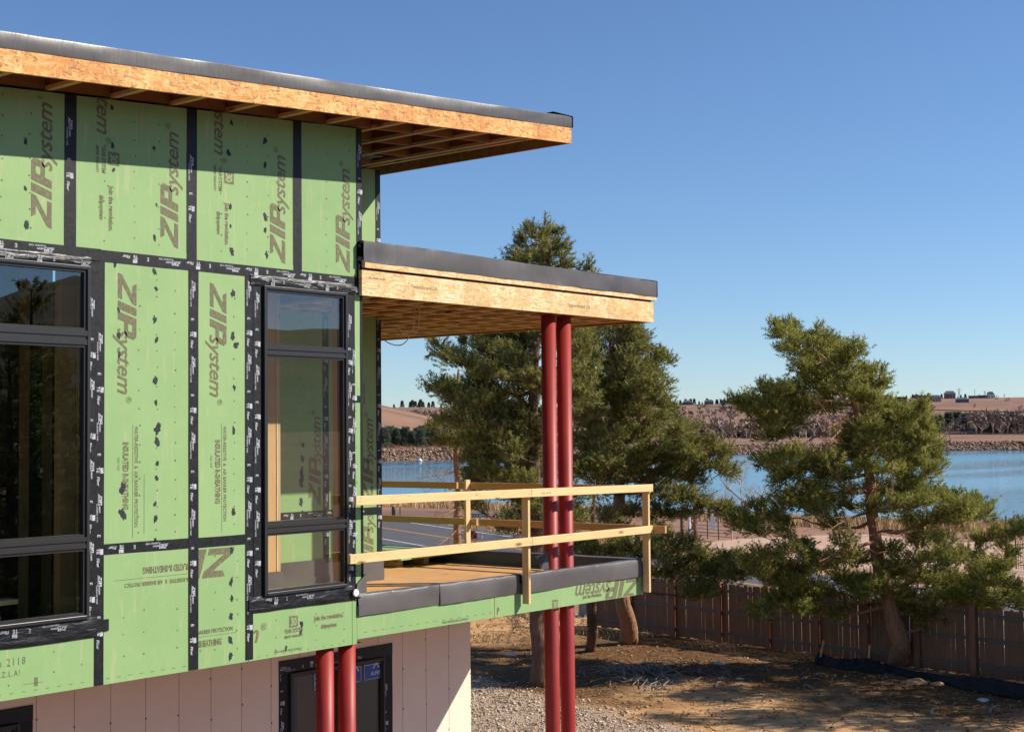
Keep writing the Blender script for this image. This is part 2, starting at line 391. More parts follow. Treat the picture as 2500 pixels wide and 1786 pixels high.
# studs and dark inside
MB().box(8.78, 8.84, .045, .185, 4.93, 8.0).build('jamb_stud', STUD, house)
MB().box(9.895, 9.945, .045, .185, 4.93, 8.0).build('jamb_stud', STUD, house)
MB().box(9.95, 10.09, .045, .165, 4.8, 9.4).build('jamb_stud', STUD, house)
MB().box(8.84, 9.895, .045, .185, 7.93, 8.0).build('window_header', JOIST_X, house)
MB().box(8.84, 9.895, .045, .185, 4.93, 5.03).build('window_sill_plate', JOIST_X, house)
MB().box(9.90, 10.128, 1.27, 1.40, 5.12, 8.6).build('corner_stud', STUD, house)
MB().box(10.138, 10.185, 1.272, 1.40, 5.12, 8.6).build('corner_stud', STUD, house)
MB().box(10.129, 10.137, 1.262, 1.275, 5.12, 8.6).build('foam_strip', WHITE, house)
MB().box(9.88, 10.20, 1.25, 1.42, 4.80, 5.115).build('membrane_wrap', MEMB, house)
MB().box(8.70, 9.895, 1.30, 1.42, 4.76, 8.9).build('inner_wall', OSB_D, house)
MB().box(8.70, 8.76, .19, 1.298, 4.76, 8.9).build('inner_wall', OSB_D, house)
MB().box(10.14, 10.188, 1.43, YB-.035, 4.8, 8.9).build('inner_wall', OSB_D, house)
MB().box(XL+.05, 8.695, .20, 7.9, 4.62, 4.72).build('upper_floor', simple('dusty_floor', (.20, .15, .10), .8), house)
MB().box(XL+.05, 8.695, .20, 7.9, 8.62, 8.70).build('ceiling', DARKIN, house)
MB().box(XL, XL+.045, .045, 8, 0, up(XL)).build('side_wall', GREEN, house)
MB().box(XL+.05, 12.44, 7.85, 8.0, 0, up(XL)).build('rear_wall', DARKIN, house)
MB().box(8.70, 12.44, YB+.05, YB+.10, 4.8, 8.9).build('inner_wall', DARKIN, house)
for x in (4.74, 7.03): MB().box(x, x+.07, .045, .185, 4.93, 8.0).build('jamb_stud', STUD, house)
for x, y, wd in ((float(on_y(148, 1000, .55)[0]), .55, .14), (float(on_y(186, 1000, .55)[0]), .55, .045), (float(on_y(60, 1000, 1.9)[0]), 1.9, .05), (8.05, 2.2, .05)): MB().box(x, x+wd, y, y+.09, 4.72, 8.62).build('interior_stud', STUD, house)
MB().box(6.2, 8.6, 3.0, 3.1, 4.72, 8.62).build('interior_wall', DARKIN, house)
MB().box(5.2, 6.72, .55, .72, 5.16, 5.20).build('work_plank', LUMBER, house)
MB().box(5.2, 6.72, .30, .50, 4.98, 5.0).build('sill_board', LUMBER, house)

# windows
def window(x0, x1, z0, z1, bars, Y=0.0, mat=FRAME, label=None):
    f = MB(); w = .028; pr = .035
    f.box(x0, x0+w, Y-pr, Y+.09, z0, z1); f.box(x1-w, x1, Y-pr, Y+.09, z0, z1); f.box(x0+w, x1-w, Y-pr, Y+.09, z1-w, z1); f.box(x0+w, x1-w, Y-pr-.006, Y+.09, z0, z0+w)
    fo = f.build('window', mat, house, bevel=.003)
    if label: fo['label'] = label
    lights = []; zz = z0+w
    for a, b in bars: lights.append((zz, a)); zz = b
    lights.append((zz, z1-w))
    for a, b in bars:
        MB().box(x0+w, x1-w, Y-pr+.004, Y+.08, a, a+(b-a)*.36).box(x0+w, x1-w, Y-pr+.012, Y+.08, a+(b-a)*.36, a+(b-a)*.62).box(x0+w, x1-w, Y-pr+.002, Y+.08, a+(b-a)*.62, b).build('mullion', mat, fo)
    for a, b in lights:
        s = MB(); t = .022; q0, q1 = x0+w, x1-w
        s.box(q0, q0+t, Y-.018, Y+.05, a, b).box(q1-t, q1, Y-.018, Y+.05, a, b).box(q0+t, q1-t, Y-.018, Y+.05, b-t, b).box(q0+t, q1-t, Y-.018, Y+.05, a, a+t)
        s.build('sash', mat, fo)
        MB().box(q0+t, q1-t, Y+.008, Y+.012, a+t, b-t).build('glass_pane', GLASS, fo)
    return fo
window(8.845, 9.895, 5.065, 7.88, [(5.625, 5.71), (7.25, 7.33)], label='narrow three-light window beside the balcony')
window(4.80, 7.00, 5.055, 7.90, [(5.62, 5.71), (7.26, 7.375)], label='wide three-light window')

# ---- tape: strips with white print
def tape_unit():
    """printed repeat of the tape in 2d, .66 m long, running +x, about .07 high"""
    return join2d([shift(logo2d(.030, False, .02, 2.6), 0, .034), shift(([(0, 0), (.085, .0), (.097, .004), (.012, .004)], [(0, 1, 2, 3)]), -.012, .026),
                   shift(text2d('FLASHING TAPE', .021, 0, .015), .075, .010), shift(text2d('E', .045, 0, .02), .325, .020),
                   shift(text2d('TE', .040, .0, .035), .44, .012), shift(([(0, 0), (.045, 0), (.045, .03), (0, .03)], [(0, 1, 2, 3)]), .445, .046),
                   shift(text2d('Fiber', .036, .2, .025), .515, .016)])
TU = tape_unit()
def tape(x0, x1, z0, z1, Y=-.0025, vert=None, flip=False, ph=0.0, mat=None, name='flashing_tape', waver=.003, parent=None, letters=True, top=None):
    vert = (z1-z0 > x1-x0) if vert is None else vert
    L = (z1-z0) if vert else (x1-x0); W = (x1-x0) if vert else (z1-z0); n = max(2, int(L/.16)); mb = MB(); vs = []; fs = []
    sd = random.random()*90
    for i in range(n+1):
        t = i/n; e0 = waver*noise.noise(Vector((sd, t*L*2.3, 0))); e1 = waver*noise.noise(Vector((sd+9, t*L*2.3, 0)))
        if vert:
            z = z0+t*L
            if top and i == n: vs += [(x0+e0, Y, top(x0)), (x1+e1, Y, top(x1)), (x0+e0, Y+.0018, top(x0)), (x1+e1, Y+.0018, top(x1))]
            else: vs += [(x0+e0, Y, z), (x1+e1, Y, z), (x0+e0, Y+.0018, z), (x1+e1, Y+.0018, z)]
        else: vs += [(x0+t*L, Y, z0+e0), (x0+t*L, Y, z1+e1), (x0+t*L, Y+.0018, z0+e0), (x0+t*L, Y+.0018, z1+e1)]
    for i in range(n):
        a = i*4; b = a+4
        fs += [(a, a+1, b+1, b), (a+2, b+2, b+3, a+3), (a, b, b+2, a+2), (a+1, a+3, b+3, b+1)]
    mb.add(vs, fs); o = mb.build(name, mat or TAPE, parent or house)
    if letters:
        lm = MB(); k = W/.100; k = max(.75, min(1.1, k)); rep = .66
        s = -ph*rep
        while s < L-.12:
            if s > -.0:
                if s+.62 < L+.02:
                    if vert: place2d(lm, TU, *((x1-.088*k-.004+.088*k, z0+s) if flip else (x0+.006, z0+s+.62)), rot=HALF if flip else -HALF, Y=Y-.0012, s=1) if not flip else place2d(lm, TU, x1-.006, z0+s, rot=HALF, Y=Y-.0012)
                    elif flip: place2d(lm, TU, x0+s+.62, z1-.006, rot=math.pi, Y=Y-.0012)
                    else: place2d(lm, TU, x0+s, z0+.006, rot=0, Y=Y-.0012)
            s += rep
        if lm.v: lm.build('tape_lettering', WHITE_PRINT, o).__setitem__('kind', 'stuff')
    return o
tt = lambda x: ztop(x)-.014
for a, b, ph in ((6.770, 6.880, .35), (7.992, 8.100, .55), (9.225, 9.330, .1), (5.548, 5.655, .2), (4.33, 4.43, .7), (3.11, 3.21, .3)):
    tape(a, b, 8.045, 9.2, ph=ph-1, vert=True, top=tt)
tape(10.045, 10.121, 7.88, 9.4, ph=-.3, vert=True, top=tt); tape(10.088, 10.121, 4.95, 7.878, ph=-.5, vert=True, letters=False)
# tape folded round the corner, side face
MB().box(10.1205, 10.1235, .001, .06, 4.95, tt(10.12)).build('corner_tape', TAPE, house)
tape(8.012, 8.118, 4.505, 8.045, Y=-.003, ph=-.15); tape(7.065, 7.155, 4.502, 7.95, Y=-.003, ph=-.4); tape(8.642, 8.732, 4.515, 7.95, Y=-.003, ph=-.2)
tape(4.70, 7.12, 7.958, 8.055, Y=-.0052, flip=True, ph=-.05); tape(7.10, 10.04, 7.955, 8.050, Y=-.0055, flip=True, ph=-.3); tape(-1.5, 4.69, 7.95, 8.05, Y=-.0052, flip=True)
tape(7.158, 8.010, 5.550, 5.638, Y=-.0022, flip=True, ph=-.02); tape(8.12, 8.64, 5.545, 5.633, Y=-.0022, ph=-.0, flip=True)
tape(9.952, 10.087, 6.825, 6.895, Y=-.0022, letters=False)
# window surrounds
tape(6.985, 7.062, 4.98, 7.95, Y=-.0068, ph=-.1); tape(8.735, 8.842, 4.98, 7.93, Y=-.0068, ph=-.35); tape(9.898, 9.975, 4.98, 7.93, Y=-.0068, ph=-.15); tape(9.955, 10.015, 5.0, 7.93, Y=-.0045, ph=-.6, letters=True)
def wrinkle(x0, x1, z0, z1, Y, flip=True, ph=0.0):
    nx = int((x1-x0)/.02); nz = 8; V = []; F = []
    sd = random.random()*50
    for i in range(nx+1):
        for j in range(nz+1):
            u = i/nx; v = j/nz; e = min(1, min(u*(1-u)*30, v*(1-v)*8))
            x = x0+u*(x1-x0); z = z0+v*(z1-z0)+(.006*noise.noise(Vector((x*4, sd, 0))) if j in (0, nz) else 0)
            d = noise.noise(Vector((x*3.0+sd, z*34, 0)))*.7+noise.noise(Vector((x*9+sd, z*70, 3)))*.3
            V.append((x, Y-.004-e*.007*(1+d), z))
    for i in range(nx):
        for j in range(nz):
            a = i*(nz+1)+j; F.append((a, a+nz+1, a+nz+2, a+1))
    o = MB().add(V, F).build('wrinkled_tape', WTAPE, house, smooth=True)
    lm = MB(); s = ph
    while s < x1-x0-.5:
        p = TU if not flip else TU
        place2d(lm, TU, x0+s+(.62 if flip else 0), (z1-.012) if flip else z0+.012, rot=math.pi if flip else 0, Y=Y-.0195); s += .68
    if lm.v: lm.build('tape_lettering', WRP, o).__setitem__('kind', 'stuff')
WRP = m_print('worn_white_print', (.34, .35, .38), (.02, .02, .025))
wrinkle(8.70, 10.00, 7.872, 7.972, -.007, ph=.1); wrinkle(8.68, 10.0, 4.925, 5.068, -.006, ph=.15); wrinkle(4.72, 7.09, 4.895, 5.06, -.006, ph=.1); wrinkle(4.72, 7.02, 7.895, 7.98, -.007, ph=.3)
MB().box(7.05, 7.20, -.011, -.008, 4.935, 5.03).build('tape_patch', TAPE, house)
# back wall tapes
tape(12.42, 12.505, 5.12, 9.4, Y=YB-.0025, ph=-.4, vert=True, top=tt); tape(11.555, 11.648, 5.1, 8.5, Y=YB-.0025, ph=-.2); tape(10.20, 12.42, 5.575, 5.662, Y=YB-.0045, flip=True, ph=-.1)
tape(12.507, 12.509, 5.12, 5.13, Y=YB, letters=False) if False else None
MB().box(12.5035, 12.507, YB, YB+.06, 5.12, tt(12.5)).build('corner_tape', TAPE, house)
# black membrane up the foot of the back wall
MB().box(10.205, 12.512, YB-.02, YB-.004, 4.80, 5.11).box(10.205, 12.514, YB-.028, YB-.0205, 4.80, 4.93).build('base_membrane', MEMB, house)

# ---- print on the sheets
def prt(panel_key, items, Y=-.0015, mat=None):
    small = MB()
    for it in items:
        w = max(q[0] for q in it[0][0])-min(q[0] for q in it[0][0]); h = max(q[1] for q in it[0][0])-min(q[1] for q in it[0][0])
        if h < .007 or w*h < .008: place2d(small, it[0], it[1], it[2], it[3], Y=Y, clip=it[4] if len(it) > 4 else None); continue
        mb = MB(); place2d(mb, it[0], it[1], it[2], it[3], Y=Y, clip=it[4] if len(it) > 4 else None)
        if mb.f: mb.build('printed_logo' if h > .12 else 'printed_words', mat or PRINT, pan[panel_key])['kind'] = 'stuff'
    if small.f: small.build('small_print', mat or PRINT, pan[panel_key])['kind'] = 'stuff'
LOGO = logo2d(.185)
R90 = HALF; R270 = -HALF; R180 = math.pi
def lines(s, size, fat=.02, space=1.0, narrow=.8): return text2d(s, size, 0, fat, space, narrow)
def badge(mb_panel, cx, cz, rot, s=.11, Y=-.0015, clip=None):
    c, n = math.cos(rot), math.sin(rot); off = lambda a, b: (cx+(a*c-b*n), cz+(a*n+b*c))
    mb = MB(); x, z = off(-s/2, -s/2); place2d(mb, block30(), x, z, rot, Y=Y, s=s, clip=clip)
    b = mb.build('warranty_badge', PRINT, pan[mb_panel])
    t = text2d('30', s*.95, 0, .035, .9, .78); w = max(q[0] for q in t[0]); x, z = off(-w/2, -s*.34)
    m2 = MB(); place2d(m2, t, x, z, rot, Y=Y-.0012, clip=clip); m2.build('badge_digits', GREEN, pan[mb_panel])['kind'] = 'stuff'
def cen(t):
    w = max(q[0] for q in t[0]); return [(a-w/2, b) for a, b in t[0]], t[1]
YS = cen(lines('YEAR SYSTEM', .052, .035, 1, .72)); LW = cen(lines('LIMITED WARRANTY', .034, .03, 1, .72)); JR = cen(lines('Join the revolution.', .062, .04, 1, .78)); ZS = cen(lines('#zipsystem', .056, .04, 1, .8))
WR = lines('WATER-RESISTIVE  &  AIR BARRIER PROTECTION', .046, .03, 1.05, .80); IR = lines('INSULATED R-SHEATHING', .075, .045, 1.02, .62)
def rule(L, t=.003): return ([(0, 0), (L, 0), (L, t), (0, t)], [(0, 1, 2, 3)])
def upper(key, x0, x1, logo=True, left=True, cut=None, lz=8.10, dx=0.0):
    top = up((x0+x1)/2)-.02; it = []
    if logo: it.append((LOGO, x1-.075+dx, lz, R90, (x0, x1, 8.0, top)))
    if left:
        it += [(logo2d(.185), x0+.25, 10.02, R270, (x0, x1, 8, top)), (YS, x0+.30, 8.80, R270), (LW, x0+.245, 8.80, R270), (JR, x0+.37, 8.40, R270), (ZS, x0+.28, 8.40, R270)]
    it += [(rule(.9, .002), x1-.03, 8.1, R90)]
    prt(key, it)
    if left: badge(key, x0+.415, 8.82, R270)
upper('U6', 5.60, 6.80, dx=-.07, lz=8.175, left=False); upper('U7', 6.825, 8.02, lz=8.13, dx=-.045); upper('U8', 8.045, 9.25, lz=8.10, dx=-.05); upper('U9', 9.275, 10.08, lz=8.085, dx=-.05, left=False)
upper('U5', 4.38, 5.55, lz=8.15); upper('U4', 3.16, 4.33, lz=8.12)
prt('M1', [(LOGO, 7.285, 7.875, R270), (WR, 7.455, 6.60, R270), (IR, 7.34, 6.47, R270), (rule(.95), 7.435, 6.62, R270), (rule(.5), 7.55, 6.2, R270), (lines('13/25 10:33', .03, 0), 7.285, 6.35, R270)])
prt('M2', [(LOGO, 8.245, 7.865, R270), (WR, 8.395, 6.60, R270), (IR, 8.305, 6.48, R270), (rule(.95), 8.375, 6.62, R270), (lines('13/25 10:34', .03, 0), 8.25, 6.35, R270)])
prt('L1', [(IR, 8.10, 5.42, R180, (7.16, 8.012, 5, 6)), (WR, 8.12, 5.30, R180, (7.36, 8.012, 5, 6)), (rule(.75), 8.0, 5.335, R180)] + [(rule(.035, .005), 7.18+.11*i, 4.545, 0) for i in range(8)])
prt('L2', [(logo2d(.25), 8.52, 5.53, R180, (8.12, 8.62, 5.0, 5.545)), (lines('BARRIER PROTECTION', .048, .03), 8.105, 4.80, 0, (8.118, 8.62, 4.5, 5)), (rule(.42), 8.12, 4.775, 0), (lines('SHEATHING', .075, .045, 1, .62), 8.12, 4.69, 0), (lines('13', .03), 8.13, 4.65, 0)])
prt('L3', [(logo2d(.22), 8.70-1.10, 4.66, 0, (8.735, 9.9, 4.5, 4.9)), (YS, 9.215, 4.70, 0), (LW, 9.215, 4.655, 0), (JR, 9.66, 4.78, 0), (ZS, 9.66, 4.70, 0), (lines('PARA VAPEOR USE EL RODILLO', .030, .01), 8.98, 4.535, 0)] + [(rule(.03, .004), 8.78+.10*i, 4.525, 0) for i in range(11)])
badge('L3', 9.215, 4.80, 0, .105)
prt('L0', [(lines('tion 2118', .085, .0, 1.3), 6.10, 4.76, 0), (lines('R.I.Z.L.A!', .06, .01, 1.3), 6.15, 4.68, 0), (lines('II', .09, .04), 6.52, 4.58, 0), (rule(.18), 6.42, 4.60, 0)] + [(rule(.03, .005), 6.1+.105*i, 4.545, 0) for i in range(9)])
prt('B3', [(LOGO, 12.36, 5.70, R90, (11.66, 12.41, 5, 8)), (ZS, 11.93+.2, 7.55, R90), (YS, 12.16, 7.0, R90), (LW, 12.23, 7.0, R90)], Y=YB-.0015)
prt('B1', [(LOGO, 11.52, 5.72, R90)], Y=YB-.0015)
prt('B4', [(LOGO, 12.36, 4.9, R90, (11.66, 12.41, 5.12, 5.57))], Y=YB-.0015)
# fastener heads and sealant smears
def dots(key, xsl, z0, z1, step=.16, Y=-.0012, top=None):
    mb = MB()
    for x in xsl:
        z = z0+random.random()*.1
        while z < (top(x) if top else z1):
            px = x+random.uniform(-.008, .008); r = random.uniform(.006, .009)
            mb.add([(px+r*math.cos(k*1.047), Y, z+r*math.sin(k*1.047)) for k in range(6)], [tuple(range(6))])
            z += step*random.uniform(.8, 1.25)
    o = mb.build('fastener_heads', BARE, pan[key]); o['kind'] = 'stuff'
for k, a, b in (('U6', 5.66, 6.76), ('U7', 6.9, 7.98), ('U8', 8.12, 9.2), ('U9', 9.4, 10.0)): dots(k, [a+.25, a+.55, a+.8][:3 if b-a > .8 else 2], 8.1, 0, top=lambda x: up(x)-.05)
dots('M1', [7.5, 7.68, 7.87], 5.7, 7.9); dots('M2', [8.52], 5.7, 7.9); dots('L1', [7.35, 7.55, 7.9], 4.65, 5.2); dots('L2', [8.3, 8.55], 4.6, 5.5); dots('L3', [9.0, 9.5, 9.85], 4.55, 4.9, .13); dots('M4', [10.03], 5.1, 6.8); dots('L0', [6.3, 6.7, 6.95], 4.6, 4.85)
dots('B1', [11.2, 11.0, 11.4], 5.7, 7.9, Y=YB-.0012)
def smear(key, px, py, s=1.0, tall=1.3, Y=0.0):
    c = on_y(px, py, Y); n = 22; ph = random.random()*60; sl_ = random.uniform(-.5, .5)
    mb = MB()
    def blob(cx, cz, R, tl):
        vs = []
        for k in range(n):
            a = 2*math.pi*k/n; r = .0142*R*(1+.55*noise.noise(Vector((math.cos(a)*1.2+ph, math.sin(a)*1.2, R)))+.5*noise.noise(Vector((math.cos(a)*4+ph, math.sin(a)*4, 3)))+random.uniform(-.12, .12))
            vs.append((cx+r*math.cos(a)+sl_*r*math.sin(a), Y-.0022, cz+r*math.sin(a)*tl))
        mb.add([(cx, Y-.0022, cz)]+vs, [(0, k+1, (k+1) % n+1) for k in range(n)])
    blob(c[0], c[2], s, tall)
    mb.build('sealant_smear', SMEAR, pan[key])
SM = [('U6', 62, 345, 1), ('U6', 62, 460, .9), ('U6', 65, 548, 1.3), ('U7', 273, 262, 1), ('U7', 275, 355, 1.2), ('U7', 277, 415, 1.0), ('U7', 376, 362, 1.0), ('U7', 382, 500, .7), ('U7', 377, 580, 1.0), ('U8', 565, 300, 1.0), ('U8', 557, 372, 1.4), ('U8', 647, 345, 1.5), ('U8', 647, 403, 1.1), ('U8', 562, 505, 1.1), ('U8', 563, 552, .9), ('U8', 566, 614, 1.5), ('U8', 648, 530, 1.5), ('U8', 647, 562, 1), ('U8', 651, 622, 1.2),
      ('M1', 281, 645, 1.2), ('M1', 377, 663, 1.1), ('M1', 381, 705, 1), ('M1', 377, 780, 1.3), ('M1', 382, 829, 1.2), ('M1', 380, 928, 1.5), ('M1', 381, 982, 1.1), ('M1', 385, 1045, 2.0), ('M1', 384, 1078, 1.6), ('M1', 384, 1130, 1.2), ('M1', 383, 1166, 1.2), ('M1', 289, 756, 1), ('M1', 290, 818, 1.3), ('M1', 291, 865, 1), ('M1', 299, 1192, 1.9), ('M1', 299, 1255, 2.0), ('M1', 379, 1229, 1.2), ('M1', 380, 1265, 1.3), ('M1', 378, 1318, .9),
      ('M2', 569, 716, 1.7), ('M2', 568, 820, 1.5), ('M2', 576, 842, 1.7), ('M2', 572, 946, 1), ('M2', 570, 1051, 1.2), ('M2', 570, 1248, 1.3), ('L2', 565, 1342, 1.5), ('L2', 565, 1418, 1.5), ('L2', 566, 1460, 1.1), ('L2', 564, 1505, 1.5), ('L2', 562, 1560, 1.4), ('L2', 563, 1600, 1.4), ('L3', 736, 1522, 1.3), ('L3', 734, 1543, 1), ('L3', 698, 1581, 1), ('M4', 1, 1, 0)]
for k, x, y, s in SM:
    if s: smear(k, x, y, s, random.uniform(1.2, 2.0))
for px, py, s in ((737, 1165, 2.2), (735, 1180, 1.6), (735, 1225, 1.6), (738, 1255, 1.3), (738, 1120, 1.6), (740, 1085, 1.4), (736, 1150, 1.8)): smear('B1', px, py, s, 1.8, YB)

# ---- top roof
YR = -.60
def rb(x, Y=YR): return 9.197 + .0705*(x-5.829)      # bottom of the rim board
XE = 12.755
def prism_y(mb, xa, xb, za, zb, ha, hb, y0, y1):
    mb.hexa([(xa, y0, za), (xb, y0, zb), (xb, y1, zb), (xa, y1, za)], [(xa, y0, za+ha), (xb, y0, zb+hb), (xb, y1, zb+hb), (xa, y1, za+ha)]); return mb
sx = [-2.0, .45, 2.89, 5.33, 7.77, 10.21, XE]
for a, b in zip(sx[:-1], sx[1:]): prism_y(MB(), a+.001, b-.001, rb(a), rb(b), .187, .187, YR, YR+.03).build('rim_board', OSB_R, house)
MB().hexa([(XE-.03, YR+.031, rb(XE)), (XE, YR+.031, rb(XE)), (XE, 8.5, rb(XE)), (XE-.03, 8.5, rb(XE))], [(XE-.03, YR+.031, rb(XE)+.187), (XE, YR+.031, rb(XE)+.187), (XE, 8.5, rb(XE)+.187), (XE-.03, 8.5, rb(XE)+.187)]).build('rim_board', OSB_D, house)
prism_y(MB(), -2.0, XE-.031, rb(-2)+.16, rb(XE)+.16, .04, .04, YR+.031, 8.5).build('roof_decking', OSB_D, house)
def membrane_edge(name, f_path, h0, thick, wob=.006, lap=.006, n=160, drape=None):
    """f_path(t) -> (x, y, z) lower edge; wavy front face, rounded top and a lap back over the roof"""
    V = []; F = []; prof = [(-lap, .01), (-.001, .0), (.001, .10), (.002, .5), (.001, .9), (-.001, .985), (-.008, 1.0), (-.04, 1.005), (-.35, .98)]
    sd = random.random()*50
    for i in range(n+1):
        t = i/n; p, nrm, hh = f_path(t)
        for j, (o_, z_) in enumerate(prof):
            w = (0 if j == 0 else 1)*wob*(noise.noise(Vector((p[0]*1.3+sd, p[1]*1.3, z_*1.5)))+.5*noise.noise(Vector((p[0]*5+sd, p[1]*5, z_*4))))
            dz = .3*wob*noise.noise(Vector((p[0]*2+sd, p[1]*2, 5)))
            V.append((p[0]+nrm[0]*(lap+o_+w), p[1]+nrm[1]*(lap+o_+w), p[2]+z_*hh+dz))
    k = len(prof)
    for i in range(n):
        for j in range(k-1):
            a = i*k+j; F.append((a, a+k, a+k+1, a+1))
    o = MB().add(V, F).build(name, MEMB, house, smooth=True)
    return o
def p1(t):
    x = -2.0+(XE+.012+2.0)*t; return (x, YR, rb(x)+.172), (0, -1), .125
membrane_edge('roof_membrane', p1, .12, .01, wob=.007, n=180)
def p1b(t):
    y = YR-.02+(8.5-YR)*t; return (XE, y, rb(XE)+.172), (1, 0), .125
membrane_edge('roof_membrane', p1b, .12, .01, wob=.007, n=60)
prism_y(MB(), -2.0, XE, rb(-2)+.285, rb(XE)+.285, .012, .012, YR+.02, 8.5).build('roof_membrane', MEMB, house)
# joists: outriggers across the wall, blocking between them
jx = [6.63-.612*i for i in range(13, -1, -1)]+[6.63+.612*i for i in range(1, 10)]+[12.30]
jm = None
for x in jx:
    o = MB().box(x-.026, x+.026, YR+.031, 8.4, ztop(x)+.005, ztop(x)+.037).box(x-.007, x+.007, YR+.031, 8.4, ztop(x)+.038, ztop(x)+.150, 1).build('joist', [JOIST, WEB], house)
for yb in (.02, .62, 1.23, 1.84, 2.45, 3.06, 3.67):
    for a, b in zip(jx[:-1], jx[1:]):
        if b < 5.3 or (b < 9.9 and yb > .1): continue
        a2, b2 = a+.02, b-.02
        if yb > .1 and a < 10.12: a2 = max(a2, 10.14) if yb > .1 else a2
        if b2 <= a2: continue
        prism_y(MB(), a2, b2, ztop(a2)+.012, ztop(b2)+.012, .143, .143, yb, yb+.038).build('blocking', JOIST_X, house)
MB().box(11.5, 11.8, 1.35, 1.6, ztop(11.6)+.02, ztop(11.6)+.1).build('junction_box', FRAME, house)

# ---- canopy over the balcony
CX0, CX1, YC, YCB = 10.06, 15.11, -.06, 6.0
def beam(x0, x1, y0, y1, z0, z1, mat, name='canopy_beam'): return MB().box(x0, x1, y0, y1, z0, z1).build(name, mat, house)
MB().box(CX0, 12.6, YC, YC+.045, 7.870, 8.118).build('canopy_beam', OSB_C, house); MB().box(12.602, CX1, YC, YC+.045, 7.870, 8.118).build('canopy_beam', OSB_C, house)
beam(CX1-.045, CX1, YC+.046, YCB, 7.870, 8.118, OSB_D)
beam(CX0+.02, CX1-.02, YC+.02, YC+.06, 8.119, 8.142, DARKIN, 'shadow_gap')  # dark strip in the groove, its shade put into the colour
MB().box(CX0+.03, CX1+.05, YC-.015, YC+.03, 8.143, 8.218).build('canopy_trim', OSB_C, house); MB().box(CX1+.005, CX1+.05, YC+.031, YCB, 8.143, 8.218).build('canopy_trim', OSB_D, house)
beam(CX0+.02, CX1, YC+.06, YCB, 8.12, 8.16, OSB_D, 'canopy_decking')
beam(CX0+.02, CX1+.03, YC+.0, YCB, 8.385, 8.395, MEMB, 'canopy_membrane')
def p2(t):
    x = CX0+.01+(CX1+.055-CX0)*t; return (x, YC-.015, 8.200-.012*t), (0, -1), .205-.012*t+.008*math.sin(t*7)
membrane_edge('canopy_membrane', p2, .2, .01, wob=.011, n=140)
def p2b(t):
    y = YC-.03+(YCB-YC)*t; return (CX1+.045, y, 8.19), (1, 0), .195
membrane_edge('canopy_membrane', p2b, .2, .01, wob=.01, n=60)
x = CX0+.35
while x < CX1-.1:
    y0 = YC+.046 if x > 10.13 else YC+.046
    MB().box(x-.024, x+.024, y0, YCB if x > 12.52 else YB-.01, 7.885, 7.915).box(x-.006, x+.006, y0, YCB if x > 12.52 else YB-.01, 7.916, 8.118, 1).build('joist', [JOIST, WEB], house)
    x += .406
for yb in (.55, 1.1, 1.65, 2.2, 2.75, 3.3, 3.85, 4.4, 4.95, 5.5):
    x = CX0+.35
    while x+.406 < CX1-.06:
        if yb < 2.0 or x > 12.5:
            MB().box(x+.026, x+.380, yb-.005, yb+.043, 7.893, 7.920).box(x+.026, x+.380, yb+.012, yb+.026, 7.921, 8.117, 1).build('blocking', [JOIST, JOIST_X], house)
        x += .406
def cable(pts, name, label):
    o = MB().tube(pts, .006, 6).build(name, simple('cream_cable', (.55, .42, .28), .5), None); tag(o, label, 'cable', 'loose cables hanging under the canopy'); return o
def sagpts(a, c, b, n=14): return [tuple((1-t)**2*np.array(a)+2*t*(1-t)*np.array(c)+t*t*np.array(b)) for t in [i/n for i in range(n+1)]]
A = on_y(1013, 738, .5); B = on_y(1000, 806, .55); C_ = on_y(968, 790, .6)
cable(sagpts(A, (A+B)/2+np.array([.02, 0, -.25]), B)[:-1]+sagpts(B, (B+C_)/2+np.array([0, 0, -.12]), C_), 'hanging_cable', 'short loose cable hooked up under the balcony canopy')
A = on_y(1023, 742, .5); B = on_y(1000, 818, .62); C_ = on_y(940, 832, 1.4)
cable(sagpts(A, (A+B)/2+np.array([.1, 0, -.2]), B)[:-1]+sagpts(B, (B+C_)/2+np.array([.1, 0, -.15]), C_), 'hanging_cable', 'long loose cable looping under the balcony canopy towards the wall')

bs = MB(); place2d(bs, text2d('TimberStrand LSL', .055, 0, .0, 1.1), 13.35, 7.96, 0, Y=YC-.0015); place2d(bs, text2d('TimberStrand LSL', .05, 0, .0, 1.1), 10.75, 7.99, 0, Y=YC-.0015); place2d(bs, text2d('LSL header grade', .03, 0, .0, 1.1), 10.15, 8.04, 0, Y=YC-.0015); bs.build('beam_print', PRINT, house)['kind'] = 'stuff'

# ---- balcony
DX0, DX1, DZ, YD = 10.03, 14.885, 4.80, 6.2
for a, b, c in ((10.03, 12.08, 'fascia_panel'), (12.085, DX1, 'fascia_panel')):
    pan['F%d' % int(a)] = MB().box(a+.0015, b-.0015, 0, .035, 4.545, 4.86).build(c, GREEN, house)
MB().box(DX1-.035, DX1, .036, YD, 4.545, 4.86).build('fascia_panel', GREEN, house)
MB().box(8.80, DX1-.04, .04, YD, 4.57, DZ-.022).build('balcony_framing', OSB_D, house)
yy = .045
k = 0
while yy < YD-.1:
    y1 = min(yy+1.22, YD)
    for x0, x1 in ((8.80, 10.4 if k % 2 else 11.2), (10.4 if k % 2 else 11.2, 12.8 if k % 2 else 13.6), (12.8 if k % 2 else 13.6, DX1-.04)):
        if y1 > YB and x0 < 10: x0 = max(x0, 12.52) if x1 > 12.52 else x0
        if x1 <= x0: continue
        MB().box(x0+.002, x1-.002, yy+.002, y1-.002, DZ-.02, DZ+random.uniform(-.0015, .0015)).build('subfloor_sheet', PLY, house)
    yy += 1.22; k += 1
